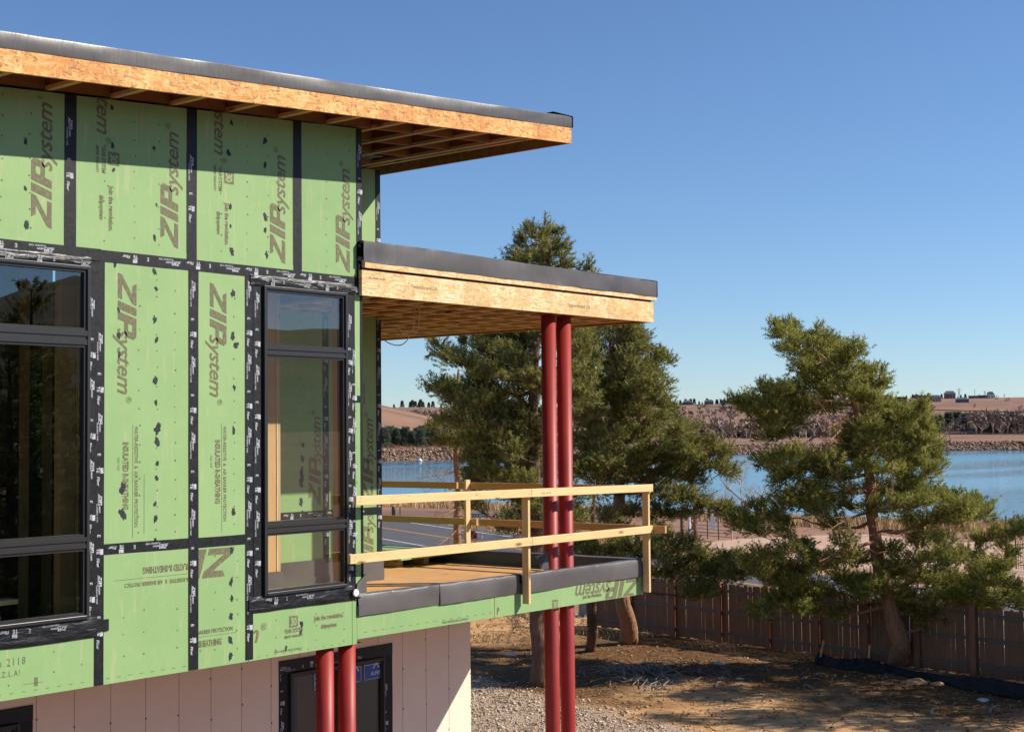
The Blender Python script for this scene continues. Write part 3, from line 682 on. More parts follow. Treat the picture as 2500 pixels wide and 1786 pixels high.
MB().box(DX0, DX1-.03, .04, .12, DZ+.002, 4.955).build('curb', MEMB, house); MB().box(DX1-.12, DX1-.03, .121, YD, DZ+.002, 4.955).build('curb', MEMB, house)
def curb_edge(name, xa, xb, Y=0):
    V = []; F = []; n = int((xb-xa)/.03)
    prof = [(.004, 4.767), (-.012, 4.765), (-.014, 4.80), (-.016, 4.86), (-.015, 4.91), (-.012, 4.955), (-.006, 4.968), (.006, 4.974), (.075, 4.972), (.122, 4.966), (.131, 4.95), (.134, 4.86), (.142, 4.812), (.24, 4.808)]
    sd = random.random()*60
    for i in range(n+1):
        x = xa+(xb-xa)*i/n; drop = .25*abs(math.sin(x*3.7+sd))*.05
        for j, (o_, z) in enumerate(prof):
            w = .014*noise.noise(Vector((x*1.3+sd, z*3, 0)))+.008*abs(noise.noise(Vector((x*4+z*9, z*3+sd, 1))))-.004
            z2 = z+(.014*noise.noise(Vector((x*1.1+sd, 0, 4))) if j < 2 else .006*noise.noise(Vector((x*4+sd, j*.3, 4))))
            V.append((x, Y+o_+w*(0 if j == 0 else 1 if j < 10 else .4), z2+(0 if j > 4 else 0)))
    k = len(prof)
    for i in range(n):
        for j in range(k-1):
            a = i*k+j; F.append((a, a+k, a+k+1, a+1))
    o = MB().add(V, F).build(name, MEMB, house, smooth=True)
curb_edge('curb_membrane', 10.035, 11.198); curb_edge('curb_membrane', 11.203, 12.49); curb_edge('curb_membrane', 12.515, DX1+.005)
def curb_side():
    V = []; F = []; n = 90
    prof = [(.012, 4.73), (.016, 4.85), (.014, 4.94), (-.01, 4.975), (-.06, 4.98), (-.12, 4.97), (-.15, 4.93), (-.155, 4.85), (-.17, 4.81), (-.30, 4.808)]
    for i in range(n+1):
        y = -.01+YD*i/n
        for j, (o_, z) in enumerate(prof):
            w = .008*noise.noise(Vector((y*1.6, z*3, 7)))+.004*noise.noise(Vector((y*6, z*9, 9)))
            V.append((DX1+o_+w, y, z+.008*noise.noise(Vector((y*2, 3, 4)))))
    k = len(prof)
    for i in range(n):
        for j in range(k-1):
            a = i*k+j; F.append((a, a+1, a+k+1, a+k))
    o = MB().add(V, F).build('curb_membrane', MEMB, house, smooth=True); s_ = o.modifiers.new('t', 'SOLIDIFY'); s_.thickness = .005
curb_side()
# flap folded up at the wall, with a round washer
MB().add([(9.99, -.03, 4.99), (10.13, -.035, 4.98), (10.135, -.028, 5.17), (10.02, -.02, 5.08), (9.99, -.036, 4.96), (10.05, -.045, 4.95), (10.22, .10, 4.96), (10.16, .10, 5.12)],
         [(0, 1, 2, 3), (0, 4, 5, 1), (1, 6, 7, 2)]).build('membrane_flap', MEMB, house)
c = on_y(870, 1446, -.05); n = 20
MB().add([(c[0]+.035*math.cos(k*.314), -.050, c[2]+.035*math.sin(k*.314)) for k in range(20)]+[(c[0]+.035*math.cos(k*.314), -.036, c[2]+.035*math.sin(k*.314)) for k in range(20)]+[(c[0]+.014*math.cos(k*.314), -.053, c[2]+.014*math.sin(k*.314)) for k in range(20)],
         [tuple(range(40, 60))]+[(i, (i+1) % 20, 20+(i+1) % 20, 20+i) for i in range(20)]+[(i, 40+i, 40+(i+1) % 20, (i+1) % 20) for i in range(20)]).build('washer', WHITE, house)
# fascia print
mb = MB(); place2d(mb, logo2d(.235), 14.80, 4.762, R180, Y=-.0015, clip=(13.5, 14.86, 4.552, 4.80)); place2d(mb, JR, 13.30+.55, 4.60, 0, Y=-.0015)
place2d(mb, lines('PARA VAPEOR USE EL RODILLO', .036, .01), 11.25, 4.565, 0, Y=-.0015, clip=(11, 12.05, 4.55, 4.7)) ; place2d(mb, lines('P', .10, .05), 12.12, 4.575, 0, Y=-.0015)
for i in range(16): place2d(mb, rule(.05, .005), 10.12+.125*i, 4.60, 0, Y=-.0015)
mb.build('printed_words', PRINT, pan['F12'])['kind'] = 'stuff'
q_ = on_y(1355, 1474, 0); badge('F12', q_[0], q_[2], 0, .10)
# loose sheets lying on blocks on the balcony
t = empty('panel_stack', (14.3, 3.6, 4.82), 'loose green sheathing offcuts stacked on the balcony floor by the far curb', 'panel stack')
for i, (dx, dy, dz, r) in enumerate(((0, 0, .10, .05), (-.32, .16, .125, -.06), (.28, -.22, .15, .02))):
    c, s = math.cos(r), math.sin(r); hx, hy = .5, .75; q = [(14.15+dx+a*c-b*s, 3.7+dy+a*s+b*c) for a, b in ((-hx, -hy), (hx, -hy), (hx, hy), (-hx, hy))]
    MB().hexa([(*p, 4.80+dz) for p in q], [(*p, 4.80+dz+.018) for p in q]).build('sheet', GREEN, t)
MB().box(13.8, 13.9, 3.1, 4.3, 4.803, 4.9).build('spacer', LUMBER_Y, t); MB().box(14.3, 14.4, 3.1, 4.3, 4.803, 4.9).build('spacer', LUMBER_Y, t)

# ---- temporary guard rail
gr = empty('guard_rail', (12.4, -.1, 4.6), 'temporary pale timber guard rail nailed round the edge of the balcony', 'guard rail')
def board(a, b, w, h, mat, name): return MB().bar(a, b, w, h).build(name, mat, gr, bevel=.003)
board((9.870, -.142, 5.885), (12.54, -.142, 5.862), .038, .089, LUMBER, 'rail'); board((12.545, -.142, 5.862), (14.90, -.142, 5.838), .038, .089, LUMBER, 'rail')
board((9.790, -.142, 5.334), (12.54, -.142, 5.334), .038, .089, LUMBER, 'rail'); board((12.545, -.142, 5.334), (14.88, -.142, 5.338), .038, .089, LUMBER, 'rail')
MB().box(12.522, 12.560, -.120, -.031, 4.652, 5.905).build('post', LUMBER_Z, gr, bevel=.003); MB().box(14.845, 14.883, -.120, -.031, 4.575, 5.86).build('post', LUMBER_Z, gr, bevel=.003)
MB().box(14.886, 14.924, -.06, .029, 4.60, 4.92).build('post_cleat', LUMBER_Z, gr)
board((14.925, -.10, 5.818), (14.925, 3.0, 5.818), .038, .089, LUMBER_Y, 'rail'); board((14.925, 3.05, 5.818), (14.925, 6.2, 5.818), .038, .089, LUMBER_Y, 'rail')
board((14.925, -.32, 5.335), (14.925, 2.65, 5.335), .038, .089, LUMBER_Y, 'rail'); board((14.925, 2.70, 5.335), (14.925, 6.2, 5.335), .038, .089, LUMBER_Y, 'rail')
MB().box(14.815, 14.904, 2.80, 2.838, 4.81, 5.90).build('post', LUMBER_Z, gr, bevel=.003); MB().box(14.815, 14.904, 5.9, 5.938, 4.81, 5.86).build('post', LUMBER_Z, gr)

nh = MB()
for x, z in [(9.92, 5.87), (9.93, 5.91), (12.50, 5.85), (12.58, 5.88), (12.53, 5.88), (14.86, 5.82), (14.87, 5.86), (9.84, 5.32), (9.86, 5.35), (12.51, 5.32), (12.57, 5.35), (14.85, 5.32), (14.86, 5.36), (12.05, 5.87), (11.2, 5.33), (10.6, 5.90)]:
    nh.add([(x+.0045*math.cos(k), -.1618, z+.0045*math.sin(k)) for k in range(6)], [tuple(range(6))])
nh.build('nail_heads', FRAME, gr)['kind'] = 'stuff'
st_ = MB(); place2d(st_, text2d('STUD  KD-HT', .03, 0, .0), 12.70, 5.84, 0, Y=-.1616); place2d(st_, text2d('HT  2', .035, 0, .0), 11.6, 5.86, 0, Y=-.1616); st_.build('grade_stamp', PRINT, gr)['kind'] = 'stuff'

# ---- red pipe columns
def column(x, y, z1, label, z0=0.0):
    c = empty('pipe_column', (x, y, z0), label, 'column', 'red primed pipe columns standing in pairs')
    MB().tube([(x, y, z0+.02), (x, y, 1.5), (x, y, 3.0), (x, y, z1)], .085, 32).build('pipe', RED, c, smooth=True)
    MB().box(x-.20, x+.20, y-.20, y+.20, z0, z0+.02).build('base_plate', RED, c)
    MB().box(x-.15, x+.15, y-.04, y+.15, z1, z1+.008).build('cap_plate', RED, c)
    return c
cc = lambda px, py: float(on_y(px, py, .125)[0])
column(cc(1341, 1000), .125, 7.862, 'left one of the two tall red pipe columns passing through the balcony curb'); column(cc(1378.5, 1000), .125, 7.862, 'right one of the two tall red pipe columns passing through the balcony curb')
column(cc(793, 1650), .125, 4.490, 'left one of the short red pipe pair under the house wall'); column(cc(847, 1650), .125, 4.490, 'right one of the short red pipe pair before the lower window')
MB().add([(13.02, .10, 4.98), (13.24, .08, 4.975), (13.14, .10, 5.17), (13.04, .20, 5.12), (13.2, .26, 4.98)], [(0, 1, 2), (0, 2, 3), (1, 4, 2), (2, 4, 3)]).build('membrane_flap', MEMB, house)

# ---- lower storey: foam board on a recessed wall
YL = 2.0; XLR = float(on_y(1149, 1628, YL)[0])
WA = on_y(680, 1613, YL); WB = on_y(957, 1567, YL); WC = on_y(80, 1718, YL)
lw = []
openings = [(WA[0]+.07, WB[0]-.07, 1.6, WA[2]-.04), (WC[0]-2.2, WC[0]-.07, 1.6, WC[2]-.04)]
bx = [XLR-.41*i for i in range(0, 40)]
for a, b in zip(bx[1:], bx[:-1]):
    if a < XL: break
    segs = [(0.0, 4.49)]
    for (o0, o1, z0, z1) in openings:
        if b > o0 and a < o1:
            if a >= o0-.001 and b <= o1+.001: segs = [(0, z0), (z1, 4.49)]
            else:
                segs = [(0, z0), (z1, 4.49)]
                if a < o0: MB().box(a+.001, o0, YL, YL+.04, z0, z1).build('foam_board', FOAM, house)
                if b > o1: MB().box(o1, b-.001, YL, YL+.04, z0, z1).build('foam_board', FOAM, house)
    for z0, z1 in segs: MB().box(a+.001, b-.001, YL, YL+.04, z0, z1).build('foam_board', FOAM, house)
SCREW = simple('foam_screw', (.16, .10, .08), .7); mb = MB()
for x in bx[:32]:
    z = .3
    while z < 4.4:
        if not any(o0-.1 < x < o1+.1 and z0 < z < z1 for o0, o1, z0, z1 in openings):
            xx = x+random.uniform(-.01, .01); r = .012; mb.add([(xx+r*math.cos(k*1.047), YL-.0012, z+r*math.sin(k*1.047)) for k in range(6)], [tuple(range(6))])
        z += random.uniform(.36, .5)
o = mb.build('fastener_heads', SCREW, house); o['kind'] = 'stuff'
mb = MB()
for x in bx[1:32]:
    if not any(o0 < x < o1 for o0, o1, _, _ in openings): mb.box(x-.002, x+.002, YL-.001, YL+.002, .0, 4.49)
    else: mb.box(x-.002, x+.002, YL-.001, YL+.002, 4.0, 4.49)
mb.build('board_joints', SCREW, house)['kind'] = 'stuff'
MB().box(XLR-.045, XLR, YL+.041, 8, 0, 4.49).build('side_wall', FOAM, house)
MB().box(XL+.05, DX1-.05, .05, 8, 4.505, 4.54).build('soffit', OSB_D, house) if False else None
MB().box(XL+.05, 8.79, .045, 7.8, 4.505, 4.60).build('floor_framing', OSB_D, house)
MB().box(4.0, 14.2, 4.4, 4.5, 0, 4.4).build('interior_wall', DARKIN, house)
def lower_window(x0, x1, z0, z1):
    Y = YL
    tape(x0, x0+.16, z0, z1, Y=Y-.004, ph=-.1); tape(x1-.16, x1, z0, z1, Y=Y-.004, ph=-.4); tape(x0, x1, z1-.14, z1, Y=Y-.007, ph=-.02, mat=WTAPE)
    return window(x0+.15, x1-.15, z0, z1-.15, [], Y=Y)
w1 = lower_window(WA[0], WB[0], 1.4, WA[2])
w2 = lower_window(WC[0]-2.3, WC[0], 1.4, WC[2])
MB().box(12.15, 12.30, 2.7, 2.84, 0, 4.4).build('interior_stud', STUD, house); MB().box(11.7, 12.2, 3.6, 3.7, 2.6, 4.4).build('interior_panel', simple('grey_panel', (.30, .27, .23), .8), house)
MB().box(11.65, 12.13, 2.65, 2.7, 0, 4.4).build('interior_door', simple('red_brown_panel', (.16, .03, .025), .6), house)
for a, b in ((888, 949), (855, 883), (766, 790)):
    A = on_y(a, 1620, YL); B = on_y(b, 1655, YL)
    pz0, pz1 = float(on_y(918, 1656, YL)[2]), float(on_y(918, 1617, YL)[2]); x0 = A[0]; x1 = B[0]
    s_ = MB().box(x0, x1, YL+.0035, YL+.0075, pz0, pz1).build('sticker', BLUE, w1); s_['label'] = 'blue maker sticker on the lower window glass'
    mb = MB()
    for zz in (pz0+.008, pz1-.012): mb.box(x0+.008, x1-.008, YL+.0015, YL+.003, zz, zz+.004)
    mb.box(x0+.008, x0+.012, YL+.0015, YL+.003, pz0+.008, pz1-.008); mb.box(x1-.012, x1-.008, YL+.0015, YL+.003, pz0+.008, pz1-.008)
    t2 = text2d('ALPEN', .060, 0, .01, 1.15, .9); w = max(q[0] for q in t2[0]); place2d(mb, t2, (x0+x1)/2-w/2 if x1-x0 > .2 else x0+.012-.12*(a == 855)*1.0, pz0+.05, Y=YL+.002, clip=(x0+.014, x1-.014, 0, 9))
    cx_ = (x0+x1)/2; mb.add([(cx_-.055, YL+.002, pz0+.125), (cx_-.040, YL+.002, pz0+.125), (cx_+.002, YL+.002, pz0+.180), (cx_-.004, YL+.002, pz0+.195)], [(0, 1, 2, 3)]); mb.add([(cx_+.055, YL+.002, pz0+.125), (cx_+.040, YL+.002, pz0+.125), (cx_-.002, YL+.002, pz0+.180), (cx_+.004, YL+.002, pz0+.195)], [(0, 3, 2, 1)])
    mb.build('sticker_lettering', WHITE, w1)['kind'] = 'stuff'

# ------------------------------------------------------------------ terrain, water, road
HEAD = math.atan2(FW[1], FW[0])                    # heading of the view
def pol(phi, r, z=0.0):                            # phi degrees to the right of the view direction, r metres from the viewpoint
    a = HEAD-math.radians(phi); return (CAM[0]+r*math.cos(a), CAM[1]+r*math.sin(a), z)
def to_pol(x, y):
    a = math.atan2(y-CAM[1], x-CAM[0]); return math.degrees(HEAD-a), math.hypot(x-CAM[0], y-CAM[1])
def interp(x, xs, ys): return float(np.interp(x, xs, ys))
def r_near(phi): return interp(phi, [-40, -19, -5, 6, 12, 19, 30, 45], [330, 215, 176, 150, 138, 134, 150, 300])
def r_far(phi): return interp(phi, [-40, -19, -5, 3, 9, 16, 19, 30, 45], [335, 470, 520, 560, 590, 640, 655, 620, 320])
WZ = -2.0
def shore(phi): return -40 < phi < 45
def hz(phi, r):
    """height of the far country"""
    x, y, _ = pol(phi, r)
    base = interp(r, [500, 900, 1200, 1700, 2300, 3000, 3500, 4200, 7000], [2.5, 3.0, 6.5, 17, 34, 60, 78, 80, 40])
    right = interp(phi, [-25, -8, 2, 8, 14, 25], [1.0, .93, .93, .96, 1.06, 1.0])
    n = noise.noise(Vector((x/700, y/700, 1.3)))+.5*noise.noise(Vector((x/260, y/260, 4.0)))+.2*noise.noise(Vector((x/90, y/90, 8)))
    amp = interp(r, [600, 1200, 2500, 3400, 3600], [.1, 2.2, 5.5, 2.2, 3.0])
    knoll = 34*math.exp(-((phi+8.5)/6.0)**2)*math.exp(-((r-1150)/330)**2)
    return base*right+amp*n+knoll
def near_z(phi, r):
    rn = r_near(phi) if shore(phi) else 1e9
    z = -.12
    if shore(phi): z = interp(r, [0, rn-55, rn-14, rn, rn+8, rn+30], [-.12, -.12, -.9, -2.0, -2.8, -4.0])
    return z
phis = list(np.arange(-180, -42, 6.0))+list(np.arange(-42, -24, 1.0))+list(np.arange(-24, 25, .3))+list(np.arange(25, 47, 1.0))+list(np.arange(48, 180, 6.0))
V = []; rows = 0; F = []
for ph in phis:
    col = []
    if shore(ph):
        rn, rf = r_near(ph), r_far(ph)
        rs = [.5, 4, 10, 20, 30, 40, 50, 60, 72, 85, 96, rn-28, rn-14, rn-6, rn, rn+8, rn+30, rf-12, rf-1.2, rf+.0, rf+9, rf+13, rf+30, rf+70, rf+140, rf+240, 900, 1000, 1100, 1200, 1300, 1450, 1600, 1750, 1900, 2100, 2300, 2500, 2750, 3000, 3200, 3350, 3500, 3650, 4000, 5000, 7500]
        for r in rs:
            if r < rn+31: z = near_z(ph, r) if r <= 96 or r >= rn-29 else near_z(ph, r)
            elif r < rf-5: z = -4
            elif r < rf-.5: z = -2.5
            elif r < rf+.5: z = -2.0
            elif r < rf+10: z = 1.5
            elif r < rf+14: z = 1.7
            else: z = max(hz(ph, r), 1.2) if r > rf+100 else 1.8
            col.append((r, z))
    else:
        rs = [.5, 4, 10, 20, 30, 40, 50, 60, 72, 85, 96, 110, 125, 140, 150, 160, 180, 300, 330, 340, 350, 360, 380, 400, 500, 700, 900, 1000, 1100, 1200, 1300, 1450, 1600, 1750, 1900, 2100, 2300, 2500, 2750, 3000, 3200, 3350, 3500, 3650, 4000, 5000, 7500]
        back = 1 if abs(ph) > 90 else 0
        for r in rs: col.append((r, -.12 if r < 400 else max(0, hz(ph, r)-2.5)*(1.0)))
    assert len(col) == 47, len(col)
    for r, z in col: V.append(pol(ph, r, z))
K = 47; n = len(phis)
for i in range(n):
    j = (i+1) % n
    for k in range(K-1): F.append((i*K+k, i*K+k+1, j*K+k+1, j*K+k))
def m_country():
    t = NT('dry_grass_country', .95, .1)
    a = t.noise(.0035, 8, .62); b = t.noise(.02, 6, .65); c = t.noise(.25, 5, .6); d = t.noise(4, 4, .6)
    x = t.ramp(a, [(.30, (.30, .155, .10)), (.45, (.36, .20, .13)), (.6, (.27, .155, .115)), (.72, (.40, .235, .14))])
    x = t.mix(t.g(b, .48, .62, 0, .75), x, (.17, .11, .09)); x = t.mix(t.g(b, .2, .38, .5, 0), x, (.50, .34, .19))
    bands = t.noise(.012, 4, .6, t.map((.25, 1.6, 1), rot=(0, 0, HEAD)))
    x = t.mix(t.g(bands, .55, .62, 0, .45), x, (.44, .27, .16))
    x = t.mix(t.g(c, .45, .7, 0, .45), x, (.17, .12, .08)); x = t.mix(t.g(d, .5, .75, 0, .3), x, (.14, .10, .065))
    t.col(x); t.bump(t.mix(.5, c, d), .5, .3); return t.m
g_ = np_mesh('ground', V, F, m_country(), smooth=True); tag(g_, 'dry tan country of grass fields and low hills around the lake', kind='structure')
# water
def m_water():
    t = NT('lake_water', .07, .5); t.p.inputs['IOR'].default_value = 1.33
    big = t.noise(.010, 4, .55, t.map((.35, 2.6, 1), rot=(0, 0, HEAD+1.57+.2))); wv = t.noise(.9, 4, .6, t.map((1.2, .45, 1), rot=(0, 0, HEAD))); w2 = t.noise(.16, 5, .65, t.map((1.6, .5, 1), rot=(0, 0, HEAD)))
    t.col(t.mix(t.g(big, .4, .6), (.012, .14, .26), (.03, .20, .33))); t.set('Roughness', t.g(big, .42, .58, .05, .16))
    b = t.bump(t.mix(.5, wv, w2), .9, .35); st = t.g(big, .40, .60, .34, .06); t.L.new(st, b.inputs['Strength']); return t.m
V = [pol(p, r, WZ) for p in np.arange(-44, 49.1, 1.5) for r in (100, 140, 200, 260, 330, 420, 520, 700)]; F = []
for i in range(len(V)//8-1):
    for k in range(7): F.append((i*8+k, i*8+k+1, (i+1)*8+k+1, (i+1)*8+k))
wa = np_mesh('lake', V, F, m_water(), smooth=True); tag(wa, 'blue lake with calm streaks', kind='structure')

# ---- yard
def m_yard():
    t = NT('yard_dirt', .95, .1); at_ = t.attr('mask'); s = t.n('ShaderNodeSeparateColor'); t.L.new(at_, s.inputs[0])
    grav, litter = s.outputs[0], s.outputs[1]
    n1 = t.noise(.7, 7, .65); n2 = t.noise(6, 6, .7); n3 = t.noise(34, 4, .65); cell = t.vor(26, out='Color'); cs = t.n('ShaderNodeSeparateColor'); t.L.new(cell, cs.inputs[0])
    dirt = t.ramp(n1, [(.3, (.52, .275, .115)), (.5, (.63, .355, .16)), (.7, (.70, .435, .22))])
    dirt = t.mix(t.g(n2, .52, .76, 0, .45), dirt, (.28, .165, .09)); dirt = t.mix(t.g(n3, .58, .74, 0, .5), dirt, (.17, .11, .06)); dirt = t.mix(t.g(n3, .28, .4, .35, 0), dirt, (.52, .38, .24))
    gr = t.ramp(cs.outputs[0], [(0, (.32, .225, .155)), (.4, (.45, .335, .24)), (.75, (.55, .43, .32)), (1, (.64, .52, .40))]); gr = t.mix(t.g(n3, .5, .66, 0, .6), gr, (.14, .105, .08)); gr = t.mix(t.g(n1, .5, .7, 0, .3), gr, (.36, .25, .16))
    li = t.mix(t.g(n2, .4, .65), (.12, .057, .022), (.24, .125, .05)); li = t.mix(t.g(t.noise(16, 5, .7, t.map((1, .35, 1))), .5, .62, 0, .7), li, (.10, .065, .04))  # needle litter, darkened so its colour also carries the tree shade
    c = t.mix(litter, dirt, li); c = t.mix(grav, c, gr); t.col(c)
    t.bump(t.mix(.55, n2, n3), .9, .05); return t.m
GX0, GX1, GY0, GY1, ST = 10.0, 46.0, -5.0, 44.0, .28
nx = int((GX1-GX0)/ST)+1; ny = int((GY1-GY0)/ST)+1
XX, YY = np.meshgrid(GX0+ST*np.arange(nx), GY0+ST*np.arange(ny), indexing='ij')
def yard_z(x, y):
    if x > 39.6+(y-5.3)*.158: return -.25
    v = Vector((x*.35, y*.35, 0)); z = .05*noise.noise(v)+.022*noise.noise(v*4)+.012*noise.noise(v*13)
    e = min(x-GX0, GX1-x, y-GY0, GY1-y); return z+.02 if e > .3 else -.3
# gravel runs along the house: masks from the place, not from the view
P_ = [on_z(1150, 1655), on_z(1260, 1665), on_z(1300, 1690), on_z(1420, 1735), on_z(1560, 1768), on_z(1700, 1800)]
gl = np.array([(p[0], p[1]) for p in P_])
LT = [tuple(on_z(1315, 1675)[:2]), tuple(on_z(1440, 1600)[:2]), tuple(on_z(1535, 1575)[:2]), tuple(on_z(1700, 1610)[:2]), tuple(on_z(1950, 1640)[:2]), tuple(on_z(1230, 1600)[:2]), tuple(on_z(2300, 1690)[:2])]
ZZ = np.zeros_like(XX); MK = np.zeros((nx*ny, 3), np.float32)
d2 = gl[-1]-gl[0]; nrm = np.array([d2[1], -d2[0]])/np.linalg.norm(d2)
k = 0
for i in range(nx):
    for j in range(ny):
        x, y = XX[i, j], YY[i, j]; ZZ[i, j] = yard_z(x, y)
        w = 1.2*noise.noise(Vector((x*.5, y*.5, 9)))+.5*noise.noise(Vector((x*2, y*2, 9)))
        # distance to the curved border (x along the border line)
        dist = ((x-gl[0][0])*nrm[0]+(y-gl[0][1])*nrm[1])
        MK[k, 0] = min(1, max(0, (dist+w*.8)/.7+.5))
        dt = min(math.hypot(x-q[0], y-q[1]) for q in LT); MK[k, 1] = min(1, max(0, (4.6-dt)/2.4+w*.8))*(1-MK[k, 0]); k += 1
V = np.stack([XX.ravel(), YY.ravel(), ZZ.ravel()], 1)
I = np.arange(nx*ny).reshape(nx, ny); F = np.stack([I[:-1, :-1].ravel(), I[1:, :-1].ravel(), I[1:, 1:].ravel(), I[:-1, 1:].ravel()], 1)
ya = np_mesh('yard', V, F, m_yard(), smooth=True, attr={'mask': MK}); tag(ya, 'bare brown dirt yard with pale gravel near the house', kind='structure')

# stones of the gravel and crumbs of the dirt
def rocks(name, cen, size, mats, seed=1, flat=.7, parent=None):
    r = np.random.default_rng(seed); n = len(cen)
    ico = np.array([(0,0,1),(.94,0,.33),(-.3,.9,.33),(-.8,-.5,.33),(.35,-.85,.3),(0,0,-.6)], float)
    tri = np.array([(0,1,2),(0,2,3),(0,3,4),(0,4,1),(5,2,1),(5,3,2),(5,4,3),(5,1,4)])
    V = np.repeat(ico[None], n, 0)*r.uniform(.6, 1.3, (n, 6, 1)); a = r.uniform(0, 6.283, n); c, s = np.cos(a), np.sin(a)
    x = V[:, :, 0]*c[:, None]-V[:, :, 1]*s[:, None]; y = V[:, :, 0]*s[:, None]+V[:, :, 1]*c[:, None]
    sz = np.asarray(size).reshape(n, 1); asp = r.uniform(.6, 1.2, (n, 1))
    W = np.stack([x*sz, y*sz*asp, V[:, :, 2]*sz*flat], 2)+np.asarray(cen)[:, None]
    F = (tri[None]+6*np.arange(n)[:, None, None]).reshape(-1, 3)
    col = np.repeat(r.uniform(0, 1, (n, 1, 3)), 6, 1).reshape(-1, 3)
    return np_mesh(name, W.reshape(-1, 3), F, mats, parent, attr={'tint': col})
def m_tint(name, lo, hi, rough=.9):
    t = NT(name, rough, .2); s = t.n('ShaderNodeSeparateColor'); t.L.new(t.attr('tint'), s.inputs[0]); t.col(t.mix(s.outputs[0], lo, hi)); return t.m
def zat(x, y): return yard_z(x, y)
cg = []; 
while len(cg) < 26000:
    x = random.uniform(12, 34); y = random.uniform(-4.5, 16); dist = ((x-gl[0][0])*nrm[0]+(y-gl[0][1])*nrm[1])
    if dist < -.8+random.random() or (x < 14.3 and y > 2.3): continue
    ph, r = to_pol(x, y)
    if not (-6 < ph < 24) or r < 19: continue
    cg.append((x, y, zat(x, y)+.006))
o = rocks('gravel', cg, rng.gamma(3, .007, len(cg))+.008, m_tint('gravel_stone', (.34, .24, .16), (.72, .57, .43)), 3); tag(o, 'pale gravel spread over the ground next to the house', kind='stuff')
cd = []
while len(cd) < 14000:
    x = random.uniform(18, 42); y = random.uniform(-4.5, 26); ph, r = to_pol(x, y)
    if not (-6 < ph < 22): continue
    cd.append((x, y, zat(x, y)+.004))
o = rocks('dirt_clods', cd, rng.gamma(2, .010, len(cd))+.006, m_tint('dirt_clod', (.16, .085, .04), (.50, .30, .15)), 5); tag(o, 'small clods and stones scattered over the dirt yard', kind='stuff')
# needles, twigs and dead sticks lying about
def litter(name, n, region, lo, hi, wid, seed, lr=(.12, .6)):
    r = random.Random(seed); V = []; F = []; C = []
    while n > 0:
        x, y = r.uniform(*region[0]), r.uniform(*region[1]); ph, rr = to_pol(x, y)
        if not (-6 < ph < 23) or x < 14.6: continue
        z = zat(x, y)+.012; a = r.uniform(0, 6.28); L = r.uniform(*lr); b = a+r.uniform(-.5, .5); w = wid*r.uniform(.6, 1.4); k = len(V)
        p = [(x, y, z), (x+L*.5*math.cos(a), y+L*.5*math.sin(a), z+r.uniform(0, .05)), (x+L*.5*(math.cos(a)+math.cos(b)), y+L*.5*(math.sin(a)+math.sin(b)), z+r.uniform(0, .03))]
        sx, sy = -math.sin(a)*w, math.cos(a)*w
        for q in p: V += [(q[0]-sx, q[1]-sy, q[2]), (q[0]+sx, q[1]+sy, q[2]), (q[0], q[1], q[2]+w*1.2)]
        for m in (0, 3): F += [(k+m, k+m+3, k+m+5, k+m+2), (k+m+1, k+m+2, k+m+5, k+m+4)]
        t = r.random(); C += [(t, t, t)]*9; n -= 1
    o = np_mesh(name, V, F, m_tint(name+'_mat', lo, hi), attr={'tint': np.array(C, np.float32)}); return o
tag(litter('fallen_twigs', 2600, ((16, 41), (-4, 24)), (.09, .055, .03), (.34, .225, .13), .009, 4), 'fallen twigs and dead needles strewn under the pines', kind='stuff')

# ---- road
road_pts = [np.array((81.4+22.7*2, 68.97+47.9*2)), np.array((81.4, 68.97)), np.array((74.55, 54.88)), np.array((58.7, 21.0)), np.array((57.3, 17.9)), np.array((44.0, -9.6)), np.array((20, -60))]
def offs(o_): 
    out = []
    for i, p in enumerate(road_pts):
        a = road_pts[max(i-1, 0)]; b = road_pts[min(i+1, len(road_pts)-1)]; d = (b-a)/np.linalg.norm(b-a); out.append(p+np.array((d[1], -d[0]))*o_)
    return out
sgn = 1 if True else -1
def strip(name, o0, o1, z, mat, th=.0, sub=14, brk=None):
    a = offs(o0); b = offs(o1); V = []; F = []
    for i in range(len(a)-1):
        for s in range(sub+(i == len(a)-2)):
            t = s/sub; V += [(*((1-t)*a[i]+t*a[i+1]), z), (*((1-t)*b[i]+t*b[i+1]), z)]
    for i in range(len(V)//2-1):
        if brk and i % brk[0] >= brk[1]: continue
        F.append((2*i, 2*i+1, 2*i+3, 2*i+2))
    return np_mesh(name, V, F, mat)
# find on which side the near edge lies
near_pt = np.array((66.26, 55.17)); dd = road_pts[2]-road_pts[1]; dd /= np.linalg.norm(dd); sg = np.sign(np.dot(near_pt-road_pts[1], np.array((dd[1], -dd[0]))))
RW = abs(np.dot(near_pt-road_pts[1], np.array((dd[1], -dd[0]))))
cen_pt = np.array((74.33, 63.06)); CWd = abs(np.dot(cen_pt-road_pts[1], np.array((dd[1], -dd[0]))))
ta = NT('asphalt', .85, .3); nn = ta.noise(.4, 6, .6); n3 = ta.noise(30, 3, .7); ta.col(ta.mix(ta.g(n3, .4, .7), ta.mix(ta.g(nn, .3, .7), (.075, .072, .076), (.105, .10, .104)), (.13, .125, .125))); ta.bump(n3, .3, .01)
strip('road', -1.3*sg, (RW+2.1)*sg, .03, ta.m); bpy.data.objects['road']['kind'] = 'structure'; bpy.data.objects['road']['label'] = 'grey two lane asphalt road'
rd = bpy.data.objects['road']
PW = simple('road_paint_white', (.72, .72, .70), .7, .3, .2, 3); PY = simple('road_paint_orange', (.62, .30, .06), .7, .3, .2, 3)
